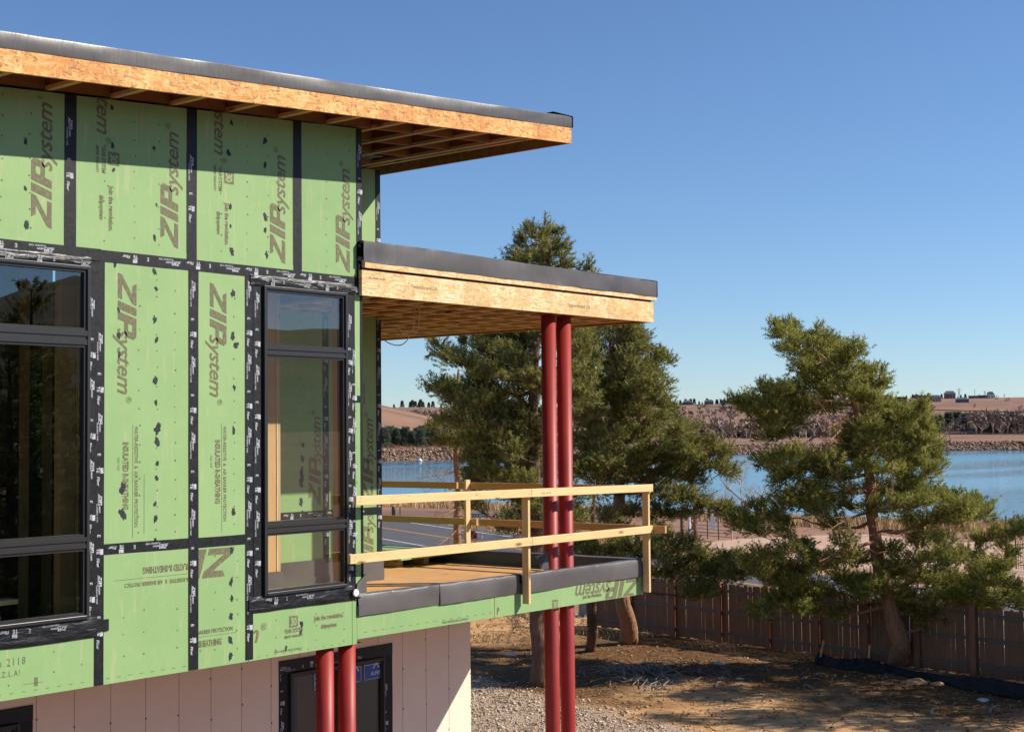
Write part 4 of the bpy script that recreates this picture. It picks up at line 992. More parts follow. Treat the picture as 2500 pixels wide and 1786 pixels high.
for nm, a, b, m in (('edge_line', -.07, .07, PW), ('edge_line', RW-.07, RW+.07, PW), ('centre_line', CWd-.17, CWd-.06, PY), ('centre_line', CWd+.06, CWd+.17, PY)):
    o = strip(nm, a*sg, b*sg, .036, m); o.parent = rd

# dirt lot between road and lake, dry grass verge
def patch(name, pts, z, mat, label, wob=.6):
    V = [(*np.array(p)[:2], z) for p in pts]; c = np.mean([v[:2] for v in V], 0)
    ring = []
    m = len(V)
    for i in range(m):
        for s in range(6):
            t = s/6; q = np.array(V[i])*(1-t)+np.array(V[(i+1) % m])*t; q[0] += wob*noise.noise(Vector((q[0]*.7, q[1]*.7, 2))); q[1] += wob*noise.noise(Vector((q[0]*.7, q[1]*.7, 5))); ring.append(tuple(q))
    o = MB().add([(c[0], c[1], z)]+ring, [(0, i+1, (i+1) % len(ring)+1) for i in range(len(ring))]).build(name, mat); return tag(o, label, kind='structure')
tl = NT('lot_dirt', .95, .1); a_ = tl.noise(.3, 6, .6); b_ = tl.noise(3, 5, .65); tl.col(tl.mix(tl.g(b_, .45, .7, 0, .5), tl.mix(tl.g(a_, .35, .65), (.52, .33, .24), (.60, .41, .30)), (.34, .22, .16))); tl.bump(b_, .4, .05)
patch('dirt_lot', [on_z(1640, 1330), on_z(1800, 1312), on_z(2100, 1300), on_z(2350, 1320), on_z(2700, 1320), on_z(2900, 1450), on_z(2560, 1475), on_z(2300, 1440), on_z(2050, 1408), on_z(1800, 1375), on_z(1640, 1352)], -.1+.0, tl.m, 'bare pinkish dirt lot across the road by the gate')
bpy.data.objects['dirt_lot'].location.z = .04

# dry grass blades
def grass(name, n, pick, h, mat, seed, wid=.02):
    r = random.Random(seed); P = []
    while len(P) < n:
        p = pick(r)
        if p is not None: P.append(p)
    P = np.array(P); m = len(P); q = np.random.default_rng(seed); a = q.uniform(0, 6.283, m); H = h*q.uniform(.5, 1.25, m); ln = q.uniform(.0, .5, m)*H; la = q.uniform(0, 6.283, m)
    b0 = P+np.stack([-np.cos(a)*wid, -np.sin(a)*wid, 0*a], 1); b1 = P+np.stack([np.cos(a)*wid, np.sin(a)*wid, 0*a], 1)
    md = P+np.stack([ln*.35*np.cos(la), ln*.35*np.sin(la), H*.6], 1); w2 = np.stack([np.cos(a)*wid*.6, np.sin(a)*wid*.6, 0*a], 1)
    tp = P+np.stack([ln*np.cos(la), ln*np.sin(la), H], 1)
    V = np.stack([b0, b1, md-w2, md+w2, tp], 1).reshape(-1, 3); k = 5*np.arange(m)[:, None]
    F = np.concatenate([k+np.array([[0, 1, 3]]), k+np.array([[0, 3, 2]]), k+np.array([[2, 3, 4]])])
    C = np.repeat(q.uniform(0, 1, (m, 1, 3)), 5, 1).reshape(-1, 3)
    return np_mesh(name, V, F, mat, attr={'tint': C})
DRY = m_tint('dry_grass', (.34, .20, .09), (.66, .46, .24))
def pk_shore(r):
    ph = r.uniform(-7, 21); rn = r_near(ph); d = r.uniform(0, 1)**1.4*26; rr = rn-1-d; x, y, _ = pol(ph, rr)
    # leave the lot open
    return (x, y, near_z(ph, rr)-.02)
tag(grass('shore_grass', 30000, pk_shore, .62, DRY, 2, .035), 'band of tall dry grass along the near lake shore', kind='stuff')
def pk_verge(r):
    k = r.choice([1, 2, 3]); t = r.random(); o_ = -r.uniform(1.4, 5.5)*sg
    p = offs(o_); q = (1-t)*p[k]+t*p[k+1]; return (q[0], q[1], -.1)
tag(grass('verge_grass', 9000, pk_verge, .28, DRY, 3, .03), 'short dry grass on the far verge of the road', kind='stuff')
def pk_yard(r):
    x, y = r.uniform(30, 46), r.uniform(10, 42); 
    if noise.noise(Vector((x*.5, y*.5, 33))) < .0 or y < 46-x*.75: return None
    return (x, y, yard_z(x, y) if x < 51 and y < 43 else -.1)
tag(grass('yard_grass', 7000, pk_yard, .16, DRY, 5, .014), 'sparse dry grass behind the pines at the end of the yard', kind='stuff')

dw = MB().box(-60, 33, -70, -8.5, -.30, -.08).build('bounce_blocker', NT('bounce_dark', .9, .2).col((.055, .05, .046)).m); tag(dw, 'unseen dark ground sheet added before the house to cut bounced light', kind='structure')  # unseen dark sheet, added to cut ground bounce under the eaves

# ------------------------------------------------------------------ fence at the end of the yard
FPOST = m_wood('fence_post_wood', (.19, .075, .038), (.26, .11, .055), axis='Z'); PICK = m_wood('fence_picket_wood', (.15, .068, .032), (.26, .128, .062), axis='Z', dirt=.2); FRAIL = m_wood('fence_rail_wood', (.095, .075, .06), (.15, .12, .095), axis='Y')
fence = empty('wood_fence', (39, 12, 0), 'tall brown wooden picket fence with scalloped top along the end of the yard', 'fence')
fy = [19.6, 17.75, 15.85, 13.95, 12.1, 10.3, 8.65, 7.0, 5.3, 3.6, 1.9, .2, -1.5, -3.2]
fxs = lambda y: 38.0+(y-5.3)*.158
pk = MB(); w = .132; k = 7
pm = None
def picket_mesh():
    vs = []; hw = w/2; H = 1.80; arc = [(hw*math.cos(a), H-.02+hw*.75*math.sin(a)) for a in [math.pi*i/k for i in range(k+1)]]
    out = [(-hw, .03), (hw, .03)]+arc
    n = len(out); V = [(0, a, b) for a, b in out]+[(.018, a, b) for a, b in out]
    F = [tuple(range(n))[::-1], tuple(range(n, 2*n))]+[(i, (i+1) % n, n+(i+1) % n, n+i) for i in range(n)]
    me = bpy.data.meshes.new('picket'); me.from_pydata(V, [], F); me.materials.append(PICK); me.update(); return me
pm = picket_mesh()
for i, y in enumerate(fy):
    x = fxs(y); MB().box(x-.16, x-.06, y-.075, y+.075, -.05, 1.90).build('post', FPOST, fence)
    if i+1 < len(fy):
        y2 = fy[i+1]; x2 = fxs(y2)
        for z in (.30, .98, 1.62): MB().bar((x-.035, y-.056, z+random.uniform(-.02, .02)), (x2-.035, y2+.056, z+random.uniform(-.02, .02)), .04, .09).build('rail', FRAIL, fence)
        n = 12; stp = (y-y2)/n
        for j in range(n):
            yy = y-stp*(j+.5); o = bpy.data.objects.new('picket', pm); link(o, fence); o.matrix_parent_inverse = Matrix.Translation(fence.location).inverted()
            o.location = (fxs(yy)+random.uniform(-.004, .004), yy, random.uniform(-.02, .02)); o.rotation_euler = (random.gauss(0, .006), 0, random.gauss(0, .02)); o.scale = (1, stp/.132*random.uniform(.87, .95), random.uniform(.99, 1.012))
# black silt fence sagging along the fence foot
SILT = NT('black_silt_fabric', .75, .3); SILT.col(SILT.mix(SILT.g(SILT.noise(9, 4), .35, .7), (.008, .008, .010), (.022, .022, .026))); SILT.bump(SILT.noise(14, 5, .6, dist=.6), .8, .04); SILT = SILT.m
bp = [(1990, 1622), (2040, 1636), (2110, 1644), (2180, 1650), (2280, 1668), (2400, 1695), (2520, 1715), (2640, 1735)]; tp = [(1998, 1592), (2045, 1607), (2117, 1606), (2175, 1624), (2280, 1645), (2400, 1652), (2520, 1672), (2640, 1690)]
V = []; F = []; NS = 84; NR = 7
for i in range(NS+1):
    u = i/NS*(len(bp)-1); a = min(int(u), len(bp)-2); t = u-a
    B0 = on_z(*bp[a])*(1-t)+on_z(*bp[a+1])*t
    ty = tp[a][1]*(1-t)+tp[a+1][1]*t; tx = tp[a][0]*(1-t)+tp[a+1][0]*t; top = on_x(tx, ty, B0[0]+.25)
    for j in range(NR+1):
        s = j/NR; p = B0*(1-s)+top*s; bul = .16*math.sin(s*3.14)*(.7+.6*noise.noise(Vector((i*.3, s*2, 0))))
        V.append((p[0]-bul+.09*noise.noise(Vector((i*.35, s*3, 7))), p[1], max(p[2]+.05*noise.noise(Vector((i*.4, s*2.5, 3))), .01 if j == 0 else .02)))
for i in range(NS):
    for j in range(NR): a = i*(NR+1)+j; F.append((a, a+NR+1, a+NR+2, a+1))
e = empty('silt_fence', tuple(on_z(2000, 1622)), 'sagging black silt fabric strung low along the foot of the wooden fence', 'silt fence')
o = np_mesh('fabric', V, F, SILT, e, smooth=True); s_ = o.modifiers.new('t', 'SOLIDIFY'); s_.thickness = .01
for (ax, ay, bx_, by_) in ((2000, 1592, 2011, 1563), (2120, 1604, 2123, 1573)):
    B0 = on_z(ax, ay+30); D = on_x(ax, ay+22, B0[0]-.02); T = on_x(bx_, by_, B0[0]-.02); MB().bar((D[0], D[1], 0), T, .045, .045).build('stake', STUD, e)

# ------------------------------------------------------------------ trees
def m_needles(name, a, b, c):
    t = NT(name, .62, .25); s = t.n('ShaderNodeSeparateColor'); t.L.new(t.attr('tint'), s.inputs[0])
    col = t.ramp(s.outputs[0], [(0, a), (.55, b), (.93, c), (1, (.22, .14, .07))]); t.col(col)
    tr = t.n('ShaderNodeBsdfTranslucent'); mx = t.n('ShaderNodeMixShader'); mx.inputs[0].default_value = .38; t.L.new(col, tr.inputs[0])
    out = t.N['Material Output']; t.L.new(t.p.outputs[0], mx.inputs[1]); t.L.new(tr.outputs[0], mx.inputs[2]); t.L.new(mx.outputs[0], out.inputs[0]); return t.m
NEED1 = m_needles('grey_green_needles', (.095, .105, .030), (.275, .268, .072), (.52, .47, .15)); NEED2 = m_needles('yellow_green_needles', (.105, .118, .026), (.315, .315, .070), (.60, .55, .16))
FAR_GREEN = m_needles('distant_needles', (.09, .12, .08), (.15, .18, .12), (.20, .22, .15))  # green lightened for distance, haze put into the colour
def m_bark(name, a, b, c):
    t = NT(name, .9, .15); n = t.noise(5, 6, .65, t.map((3, 3, .6)), 1.2); v = t.vor(9, t.map((1.4, 1.4, .4))); x = t.mix(t.g(n, .35, .65), a, b)
    x = t.mix(t.g(v, .05, .3, .8, 0), x, c); t.col(x); t.bump(t.mix(.5, v, n), 1, .05); return t.m
BARK = m_bark('pine_bark', (.10, .060, .042), (.20, .12, .085), (.03, .02, .015)); BARKR = m_bark('reddish_bark', (.26, .13, .07), (.38, .22, .13), (.09, .05, .03)); TWIG = simple('grey_twigs', (.20, .145, .11), .9, .1); TWIGL = simple('pale_twigs', (.42, .31, .24), .9, .1)
def tufts(P, D, seed, k=15, L=.17, nl=.085, w=.013, spread=1.0):
    r = np.random.default_rng(seed); P = np.asarray(P, float); D = np.asarray(D, float); n = len(P); D = D/np.linalg.norm(D, axis=1, keepdims=True)
    sz = r.uniform(.7, 1.35, (n, 1)); t = r.uniform(0, 1, (n, k, 1)); q = r.normal(0, 1, (n, k, 3)); q /= np.linalg.norm(q, axis=2, keepdims=True)
    d = D[:, None]*.75+q*spread*(1-.3*t); d /= np.linalg.norm(d, axis=2, keepdims=True)
    base = P[:, None]+D[:, None]*t*L*sz[:, None]; tip = base+d*nl*r.uniform(.7, 1.3, (n, k, 1))*sz[:, None]
    side = np.cross(d, r.normal(0, 1, (n, k, 3))); side /= np.linalg.norm(side, axis=2, keepdims=True)+1e-9; side *= w
    V = np.stack([base-side, base+side, tip], 2).reshape(-1, 3); F = np.arange(len(V)).reshape(-1, 3)
    tn = r.beta(2, 2.2, (n, 1, 1))+r.normal(0, .08, (n, k, 1)); C = np.repeat(np.clip(tn, 0, 1).repeat(3, 2)[:, :, None], 3, 2).reshape(-1, 3)
    return V, F, C
_fr = random.Random(77)
padsA_fill = [(_fr.uniform(1170, 1345), _fr.uniform(800, 1165), 30, 20) for _ in range(34)]+[(_fr.uniform(1090, 1200), _fr.uniform(960, 1110), 26, 14) for _ in range(10)]
padsB_fill = [(_fr.uniform(1405, 1575), _fr.uniform(790, 1150), 30, 20) for _ in range(36)]+[(_fr.uniform(1400, 1560), _fr.uniform(1130, 1330), 26, 11) for _ in range(12)]
padsE_fill = [(_fr.uniform(2180, 2470), _fr.uniform(1380, 1490), 26, 12) for _ in range(16)]+[(_fr.uniform(1880, 2160), _fr.uniform(1330, 1500), 26, 12) for _ in range(14)]
padsA_fill += [(_fr.uniform(1150, 1420), _fr.uniform(1140, 1290), 30, 10) for _ in range(16)]+[(_fr.uniform(1350, 1430), _fr.uniform(790, 1150), 30, 20) for _ in range(14)]
padsB_fill += [(_fr.uniform(1560, 1700), _fr.uniform(1030, 1180), 30, 14) for _ in range(12)]+[(_fr.uniform(1540, 1640), _fr.uniform(870, 1040), 20, 14) for _ in range(8)]
def tree(name, label, group, base, trunk, pads, dist, seed, mat=NEED1, bark=BARK, dens=1.0, tw=.012, k=17, nl=.085, L=.20, w=.0105, twigs=True, dsp=1.3, dead=None):
    """trunk: world points with radii; pads: (x px, y px, half width px, half height px[, metres nearer]) turned into foliage masses at the tree's own distance"""
    r = random.Random(seed); R = np.random.default_rng(seed); e = empty(name, tuple(base), label, 'tree', group)
    tpnt = [np.array(p[:3], float) for p in trunk]; trad = [p[3] for p in trunk]
    # roughen the trunk line
    pts = []; rad = []
    for i in range(len(tpnt)-1):
        for s in range(5):
            t = s/5; p = tpnt[i]*(1-t)+tpnt[i+1]*t; p = p+np.array([noise.noise(Vector((p[2]*.8, seed, j))) for j in (0, 5, 0)])*.10; pts.append(p); rad.append((trad[i]*(1-t)+trad[i+1]*t)*(1+.12*noise.noise(Vector((p[2]*2.3, seed, 2)))))
    pts.append(tpnt[-1]); rad.append(trad[-1])
    tb = MB().tube(pts, rad, 10); tb_o = tb.build('trunk', bark, e, smooth=True)
    pz = np.array([p[2] for p in pts]); TP = np.array(pts)
    br = MB(); P = []; D = []
    cs = []
    for pd in pads:
        px, py, rx, ry = pd[:4]; dd = pd[4] if len(pd) > 4 else r.uniform(-dsp, dsp)
        c = at(px, py, dist-dd); m = (dist-dd)/FPX; c[2] = max(c[2], .5); cs.append((c, rx*m*1.22, ry*m*1.22))
    hdist = lambda c: float(np.min(np.linalg.norm(TP-c, axis=1)))
    cs.sort(key=lambda q: hdist(q[0]))
    nodes = [(p, 0.0, rad[i]) for i, p in enumerate(pts) if i > 3]
    for c, RX, RY in cs:
        RZ = max(RX*.9, .5) if RX > .28 else RX; fine = RX <= .28
        best = None
        for (p, pl, rr) in nodes:
            v = c-p; dl = np.linalg.norm(v)
            if dl < .25: continue
            cost = dl+.45*pl+(1.2 if v[2] < -.15*dl else 0)*abs(v[2])
            if best is None or cost < best[0]: best = (cost, p, pl+dl, rr)
        a = best[1]; hd = best[2]; dl = np.linalg.norm(c-a)
        mid = (a+c)/2+np.array([r.uniform(-.1, .1), r.uniform(-.1, .1), r.uniform(-.10, .02)])*dl; q = [((1-t)**2)*a+2*t*(1-t)*mid+t*t*c for t in [s/8 for s in range(9)]]
        q = [p+np.array([noise.noise(Vector((p[0]*1.5, p[2]*1.5, 1))), noise.noise(Vector((p[1]*1.5, p[2]*1.5, 2))), noise.noise(Vector((p[0]*1.5, p[1]*1.5, 3)))])*.14*(1 if 0 < s < 8 else 0) for s, p in enumerate(q)]
        r0 = min(.060, best[3]*.62); br.tube(q, [r0*(1-.6*s/8) for s in range(9)], 5, cap=False); nodes.append((c, hd, r0*.62+.004)); nodes.append((q[4], hd-dl/2, r0*.75))
        n = int(dens*(RX*RY+(.02 if fine else .06))*760)+(26 if fine else 40); nt_ = max(3 if fine else 5, n//12)
        for _ in range(nt_):
            v = R.normal(0, 1, 3); v /= np.linalg.norm(v); v *= R.uniform(.25, 1)**.5
            end = c+RT*v[0]*RX*1.1+np.array([0, 0, 1])*v[1]*RY*1.1+FW*v[2]*RZ; st = q[r.choice((4, 5, 6, 7, 8))]
            if twigs: br.tube([st, (st+end)/2+np.array([0, 0, -.05]), end], [.013, .009, .005], 3, cap=False)
            d = end-st; d2_ = np.linalg.norm(d)+1e-6; L_ = min(.5/d2_, .9); sg_ = .045 if fine else .07
            for _ in range(13):
                t = 1.04-abs(R.normal(0, L_*.5)); off = R.normal(0, sg_, 3)*np.array([1, 1, .7]); p = st+d*t+off
                P.append(p); D.append(d/d2_*.8+np.array([0, 0, .65])+off*5)
    if dead:
        for (x0, y0, x1, y1, th) in dead:
            a = at(x0, y0, dist); b = at(x1, y1, dist-r.uniform(1.0, 2.2)); md = (a+b)/2+np.array([0, 0, r.uniform(-.2, .3)]); q = [((1-t)**2)*a+2*t*(1-t)*md+t*t*b for t in [s/6 for s in range(7)]]
            br.tube(q, [th*(1-.7*s/6) for s in range(7)], 4, cap=False)
            for s in range(2, 7):
                for _ in range(3):
                    v = np.array([r.gauss(0, 1), r.gauss(0, 1), r.gauss(-.3, .7)])*r.uniform(.15, .5)
                    br.tube([q[s], q[s]+v*.5+np.array([0, 0, .05]), q[s]+v], [.010, .007, .004], 3, cap=False)
                    u = v*.6; br.tube([q[s]+v*.5, q[s]+v*.5+np.array([u[1], -u[0], u[2]])*.7], [.006, .003], 3, cap=False)
    if br.v: br.build('branches', bark, e, smooth=False)
    if P:
        V, F, C = tufts(P, D, seed, k, L, nl, w); o = np_mesh('crown', V, F, mat, e, attr={'tint': C}); o['kind'] = 'stuff'
    return e
def zoomed(pts, ox, oy, s, rx, ry): return [(ox+p[0]/s, oy+p[1]/s, p[2] if len(p) > 2 else rx, p[3] if len(p) > 3 else ry) for p in pts]
W_ = lambda px, py, d, r_: (*at(px, py, d), r_)

# big pine right behind the red columns
dA = 37.9; bA = on_z(1315, 1675)
padsA = [(1258, 596, 15, 26), (1298, 580, 17, 26), (1322, 572, 18, 30), (1350, 578, 14, 28), (1374, 600, 15, 30), (1270, 630, 26, 24), (1310, 630, 30, 26), (1352, 640, 28, 28), (1385, 650, 12, 30), (1440, 655, 14, 14),
         (1300, 690, 40, 34), (1350, 700, 40, 34), (1400, 720, 36, 30), (1250, 740, 36, 26), (1060, 850, 20, 14), (1082, 862, 22, 14), (1112, 880, 26, 18), (1145, 895, 26, 20), (1130, 848, 18, 16), (1160, 850, 30, 18), (1175, 905, 32, 22), (1200, 822, 40, 18), (1215, 870, 34, 24), (1230, 915, 34, 26), (1260, 835, 34, 24), (1285, 880, 32, 26), (1265, 950, 36, 26), (1205, 955, 34, 22), (1160, 945, 32, 20),
         (1056, 938, 20, 16), (1088, 958, 24, 16), (1120, 972, 28, 18), (1155, 990, 30, 20), (1200, 1005, 34, 22), (1245, 1010, 34, 24), (1290, 990, 30, 26), (1115, 1010, 24, 14), (1160, 1035, 32, 18), (1210, 1055, 34, 22), (1260, 1070, 34, 24), (1180, 1085, 36, 18), (1150, 1120, 36, 16), (1215, 1120, 34, 18), (1270, 1125, 30, 20), (1235, 1160, 34, 16), (1180, 1150, 24, 12), (1290, 1180, 34, 16), (1250, 1200, 26, 12), (1330, 800, 40, 30), (1320, 930, 36, 30), (1350, 1040, 36, 30), (1340, 1130, 34, 22), (1300, 760, 40, 24), (1240, 1390, 22, 8)]
tree('pine_tree', 'tall dark pine rising directly behind the red columns and above the balcony canopy', 'big pines standing round the yard', bA,
     [(*bA, .26), W_(1316, 1560, dA, .21), W_(1312, 1400, dA, .19), W_(1308, 1230, dA, .17), W_(1300, 1000, dA, .13), W_(1312, 780, dA, .08), W_(1322, 640, dA, .045), W_(1322, 580, dA, .02)], padsA+padsA_fill, dA, 11, NEED1, BARK, dens=.85, dsp=1.6,
     dead=[(1310, 1200, 1200, 1180, .03), (1310, 1240, 1250, 1250, .025), (1312, 1270, 1380, 1240, .02), (1312, 1130, 1230, 1085, .03), (1315, 1300, 1240, 1320, .02)])
# right hand pine behind the balcony corner, with long level limbs
dB = 44.5; bB = on_z(1535, 1569)
padsB = [(1562, 800, 14, 26), (1545, 830, 20, 20), (1512, 800, 34, 20), (1470, 800, 40, 24), (1430, 810, 34, 26), (1500, 850, 36, 26), (1450, 870, 40, 28), (1540, 880, 26, 24), (1420, 930, 36, 30), (1480, 930, 40, 28), (1530, 935, 34, 26), (1575, 905, 26, 20), (1600, 880, 22, 20), (1618, 866, 18, 14), (1634, 880, 12, 16), (1590, 950, 24, 20), (1626, 946, 16, 20), (1605, 975, 20, 14), (1560, 985, 34, 22), (1500, 1000, 40, 26), (1440, 1000, 40, 28), (1420, 1070, 36, 28), (1480, 1070, 40, 26), (1540, 1050, 36, 24), (1580, 1065, 28, 18), (1618, 1016, 18, 10), (1600, 1030, 20, 8), (1550, 1110, 40, 18), (1480, 1130, 38, 24), (1430, 1150, 34, 24), (1510, 1170, 40, 16), (1450, 1200, 36, 18),
         (1640, 1080, 30, 15, .5), (1685, 1074, 32, 16, .5), (1730, 1084, 30, 16, .5), (1765, 1098, 22, 14, .5), (1610, 1120, 30, 16, .3), (1660, 1120, 34, 18, .5), (1705, 1130, 34, 20, .6), (1745, 1130, 28, 16, .6), (1780, 1150, 24, 14, .6), (1640, 1160, 28, 14, .5), (1700, 1170, 26, 12, .5), (1590, 1160, 26, 14, .3), (1550, 1200, 28, 10, .3), (1630, 1190, 26, 10), (1680, 1195, 22, 9),
         (1650, 1218, 34, 14, 1), (1695, 1226, 34, 16, 1), (1740, 1238, 32, 16, 1), (1775, 1252, 24, 14, 1), (1620, 1245, 30, 12, 1), (1670, 1258, 30, 10, 1), (1600, 1210, 28, 12, 1), (1600, 1275, 20, 16, 1), (1615, 1300, 18, 8)]
tree('pine_tree', 'broad pine behind the right corner of the balcony with long level limbs reaching right', 'big pines standing round the yard', bB,
     [(*bB, .30), W_(1522, 1480, dB, .24), W_(1516, 1380, dB, .21), W_(1508, 1270, dB, .19), W_(1514, 1150, dB, .15), W_(1504, 1000, dB, .11), W_(1490, 880, dB, .06), W_(1490, 790, dB, .02)], padsB+padsB_fill, dB, 12, NEED1, BARKR, dens=.85, dsp=1.5,
     dead=[(1510, 1240, 1440, 1290, .04), (1512, 1225, 1570, 1255, .03), (1510, 1265, 1590, 1250, .03), (1510, 1190, 1430, 1175, .04), (1510, 1090, 1450, 1075, .04), (1500, 950, 1560, 930, .03)])
# nearer limbs low over the fence belong to a second, closer stem
dF = 41.5; bF = on_z(1440, 1590)
padsF = [(1600, 1315, 34, 16), (1650, 1325, 36, 18), (1560, 1340, 36, 20), (1610, 1355, 40, 20), (1665, 1365, 38, 18), (1520, 1330, 34, 18), (1480, 1345, 34, 18), (1700, 1350, 28, 14), (1430, 1350, 34, 18), (1735, 1368, 30, 14), (1775, 1375, 28, 16), (1805, 1365, 24, 16), (1700, 1395, 36, 14), (1750, 1400, 32, 16), (1800, 1400, 28, 14), (1540, 1375, 36, 14), (1600, 1400, 34, 12), (1650, 1405, 32, 12), (1460, 1380, 30, 14), (1700, 1425, 26, 12), (1725, 1445, 26, 14), (1690, 1450, 20, 12), (1400, 1330, 30, 14), (1380, 1300, 26, 14)]
tree('pine_tree', 'dark slim pine left of the broad pine with low limbs over the fence', 'big pines standing round the yard', bF,
     [(*bF, .16), W_(1446, 1480, dF, .14), W_(1449, 1330, dF, .10), W_(1450, 1240, dF, .06), W_(1452, 1170, dF, .02)], padsF, dF, 13, NEED1, BARK, dens=1.05, dsp=1.0, dead=[(1450, 1250, 1400, 1280, .025), (1450, 1220, 1500, 1260, .02)])
# slim reddish pine, half dead, seen left of the columns
dC = 54.0; bC = np.array([*at(1117, 1486, dC)[:2], -.1])
tree('pine_tree', 'slim reddish pine with bare lower branches seen over the balcony rail', 'big pines standing round the yard', bC,
     [(*bC, .16), W_(1117, 1330, dC, .15), W_(1118, 1180, dC, .13), W_(1116, 1080, dC, .12), W_(1115, 980, dC, .09), W_(1120, 900, dC, .04)],
     [(1062, 1045, 12, 16), (1078, 1068, 18, 12), (1105, 1080, 22, 10), (1135, 1075, 26, 12), (1165, 1085, 26, 12), (1095, 1060, 14, 8), (1120, 960, 24, 14), (1100, 940, 20, 12), (1150, 1120, 20, 8), (1140, 990, 22, 14)], dC, 14, NEED1, BARKR, dens=1.1, dsp=.8, k=13, w=.016,
     dead=[(1116, 1110, 1050, 1108, .03), (1116, 1150, 1035, 1165, .03), (1117, 1180, 1190, 1150, .03), (1117, 1200, 1030, 1190, .03), (1117, 1240, 1060, 1265, .03), (1117, 1255, 1185, 1270, .025), (1118, 1290, 1070, 1330, .03), (1118, 1300, 1180, 1330, .025), (1117, 1215, 1170, 1200, .025), (1117, 1040, 1080, 1030, .02)])
# leaning pine on the right
dE = 40.0; bE = on_z(2190, 1622)
zE = [(740,115,34,22),(840,110,34,24),(790,160),(870,170),(810,270,30,26),(860,285),(900,225),(960,215,40,34),(1010,150,22,36),(1020,230),(1090,250),(1000,300),(900,350),(950,400),(1050,330),(1120,300),(1210,265,44,34),(1170,320),(1100,380),(1000,400),(1150,430),(1080,460),(940,470),(1000,520),(1250,400),(1330,410),(1380,430,30,34),(1300,470),(1385,490,36,22),(1200,520),(1100,520),(1320,540),(1250,560),
      (640,505,40,40),(700,525),(760,505),(850,525),(900,560),(800,575),(720,600),(500,590,40,36),(560,620),(620,600),(660,660),(740,660),(820,640),(900,640),(980,600),(1080,600),(700,720),(780,740),(690,790,46,30),(620,650),(860,720),(1380,590),(1300,640),(1420,620),(1500,650),(1560,655),(1640,640,36,36),(1668,608,16,34),(1450,700),(1540,710),(1640,700),(1690,750,34,50),(1350,720),(1270,740),(1200,780),(1380,790),(1480,790),(1580,790),(1660,800),(1300,830),(1200,850),(1400,870),(1500,880),(1600,880),(1690,870,46,50),
      (1300,920),(1180,910),(1080,930),(900,905),(800,920),(710,940,50,36),(640,950,40,30),(760,1000),(860,980),(950,960),(1050,960),(1450,960),(1550,960),(1650,960),(1735,935,36,30),(1700,1000),(1600,1050),(1500,1050),(1400,1020),(1250,1000),(1120,1040),(1000,1050),(880,1060),(760,1060),(820,1130),(920,1140),(1040,1130),(1160,1130),(1350,1120),(1450,1130),(1560,1130),(1660,1120),(1740,1160),(1650,1220),(1550,1220),(1450,1220),(1350,1230),(1150,1220),(1050,1220),(950,1220),(850,1210),(760,1200),
      (640,1240,50,32),(700,1290),(540,1275,50,32),(475,1330,44,28),(560,1340),(640,1360),(1800,1210,56,36),(1860,1190,34,44),(1900,1240),(1950,1215,44,32),(2020,1225,40,32),(2000,1280),(1900,1300),(1800,1300),(1700,1310)]
padsE = zoomed([(p[0], p[1], p[2]/2.0 if len(p) > 2 else 25, p[3]/2.0 if len(p) > 3 else 17) for p in zE], 1600, 750, 2.5256, 25, 17)
zE2 = [(450,420),(520,480),(400,480),(330,540,34,26),(420,560),(520,560),(600,520),(650,600),(560,640),(620,700),(540,750),(450,780),(390,830,50,20),(650,760),(720,720),(780,815,40,22),(950,560),(1000,610,34,24),(1080,650),(1150,620),(1150,700),(1300,560),(1400,520),(1500,480),(1600,460),(1700,450),(1800,440),(1880,420),(1950,330),(2050,300),(2150,260),(2200,225,36,34),(2100,370,50,40),(1500,600),(1600,620),(1700,600),(1800,620),(1900,600),(2000,580),(2050,530,50,34),(2110,500,36,22),(1500,720),(1600,740),(1700,720),(1800,720),(1900,700),(2000,690),(2100,700),(2180,720,50,24),(2160,770,60,24),(1500,820),(1600,830),(1650,850,60,28),(1560,885,44,28),(1450,780),(1900,790),(1300,700),(600,250),(700,350),(620,380),(820,120),(920,200),(1000,330),(1500,330),(1600,280),(1700,330),(1450,200),(1350,420),(1250,640),(700,520),(760,440)]
padsE += zoomed([(p[0], p[1], p[2]/2.2 if len(p) > 2 else 26, p[3]/2.2 if len(p) > 3 else 15) for p in zE2], 1700, 1200, 2.771, 26, 15)
tree('pine_tree', 'large leaning pine with thick curved trunk and yellow-green needles in front of the fence', 'big pines standing round the yard', bE,
     [(*bE, .30), W_(2196, 1570, dE, .25), W_(2178, 1500, dE, .23), W_(2156, 1410, dE, .20), W_(2136, 1300, dE, .17), W_(2124, 1180, dE, .14), W_(2108, 1090, dE, .11), W_(2090, 1000, dE, .085), W_(2070, 930, dE, .06), W_(2030, 890, dE, .045), W_(1960, 830, dE, .03), W_(1900, 800, dE, .015)], padsE+padsE_fill, dE, 15, NEED2, BARKR, dens=.78, dsp=1.5,
     dead=[(2080, 1010, 1975, 1075, .06), (2060, 1040, 2000, 1100, .04), (2070, 965, 1990, 975, .04), (2110, 1160, 2180, 1200, .04), (2140, 1320, 2000, 1370, .05), (2150, 1330, 2230, 1390, .05), (2130, 1250, 2030, 1290, .04), (2140, 1300, 2210, 1300, .04), (2120, 1200, 2060, 1180, .03)])

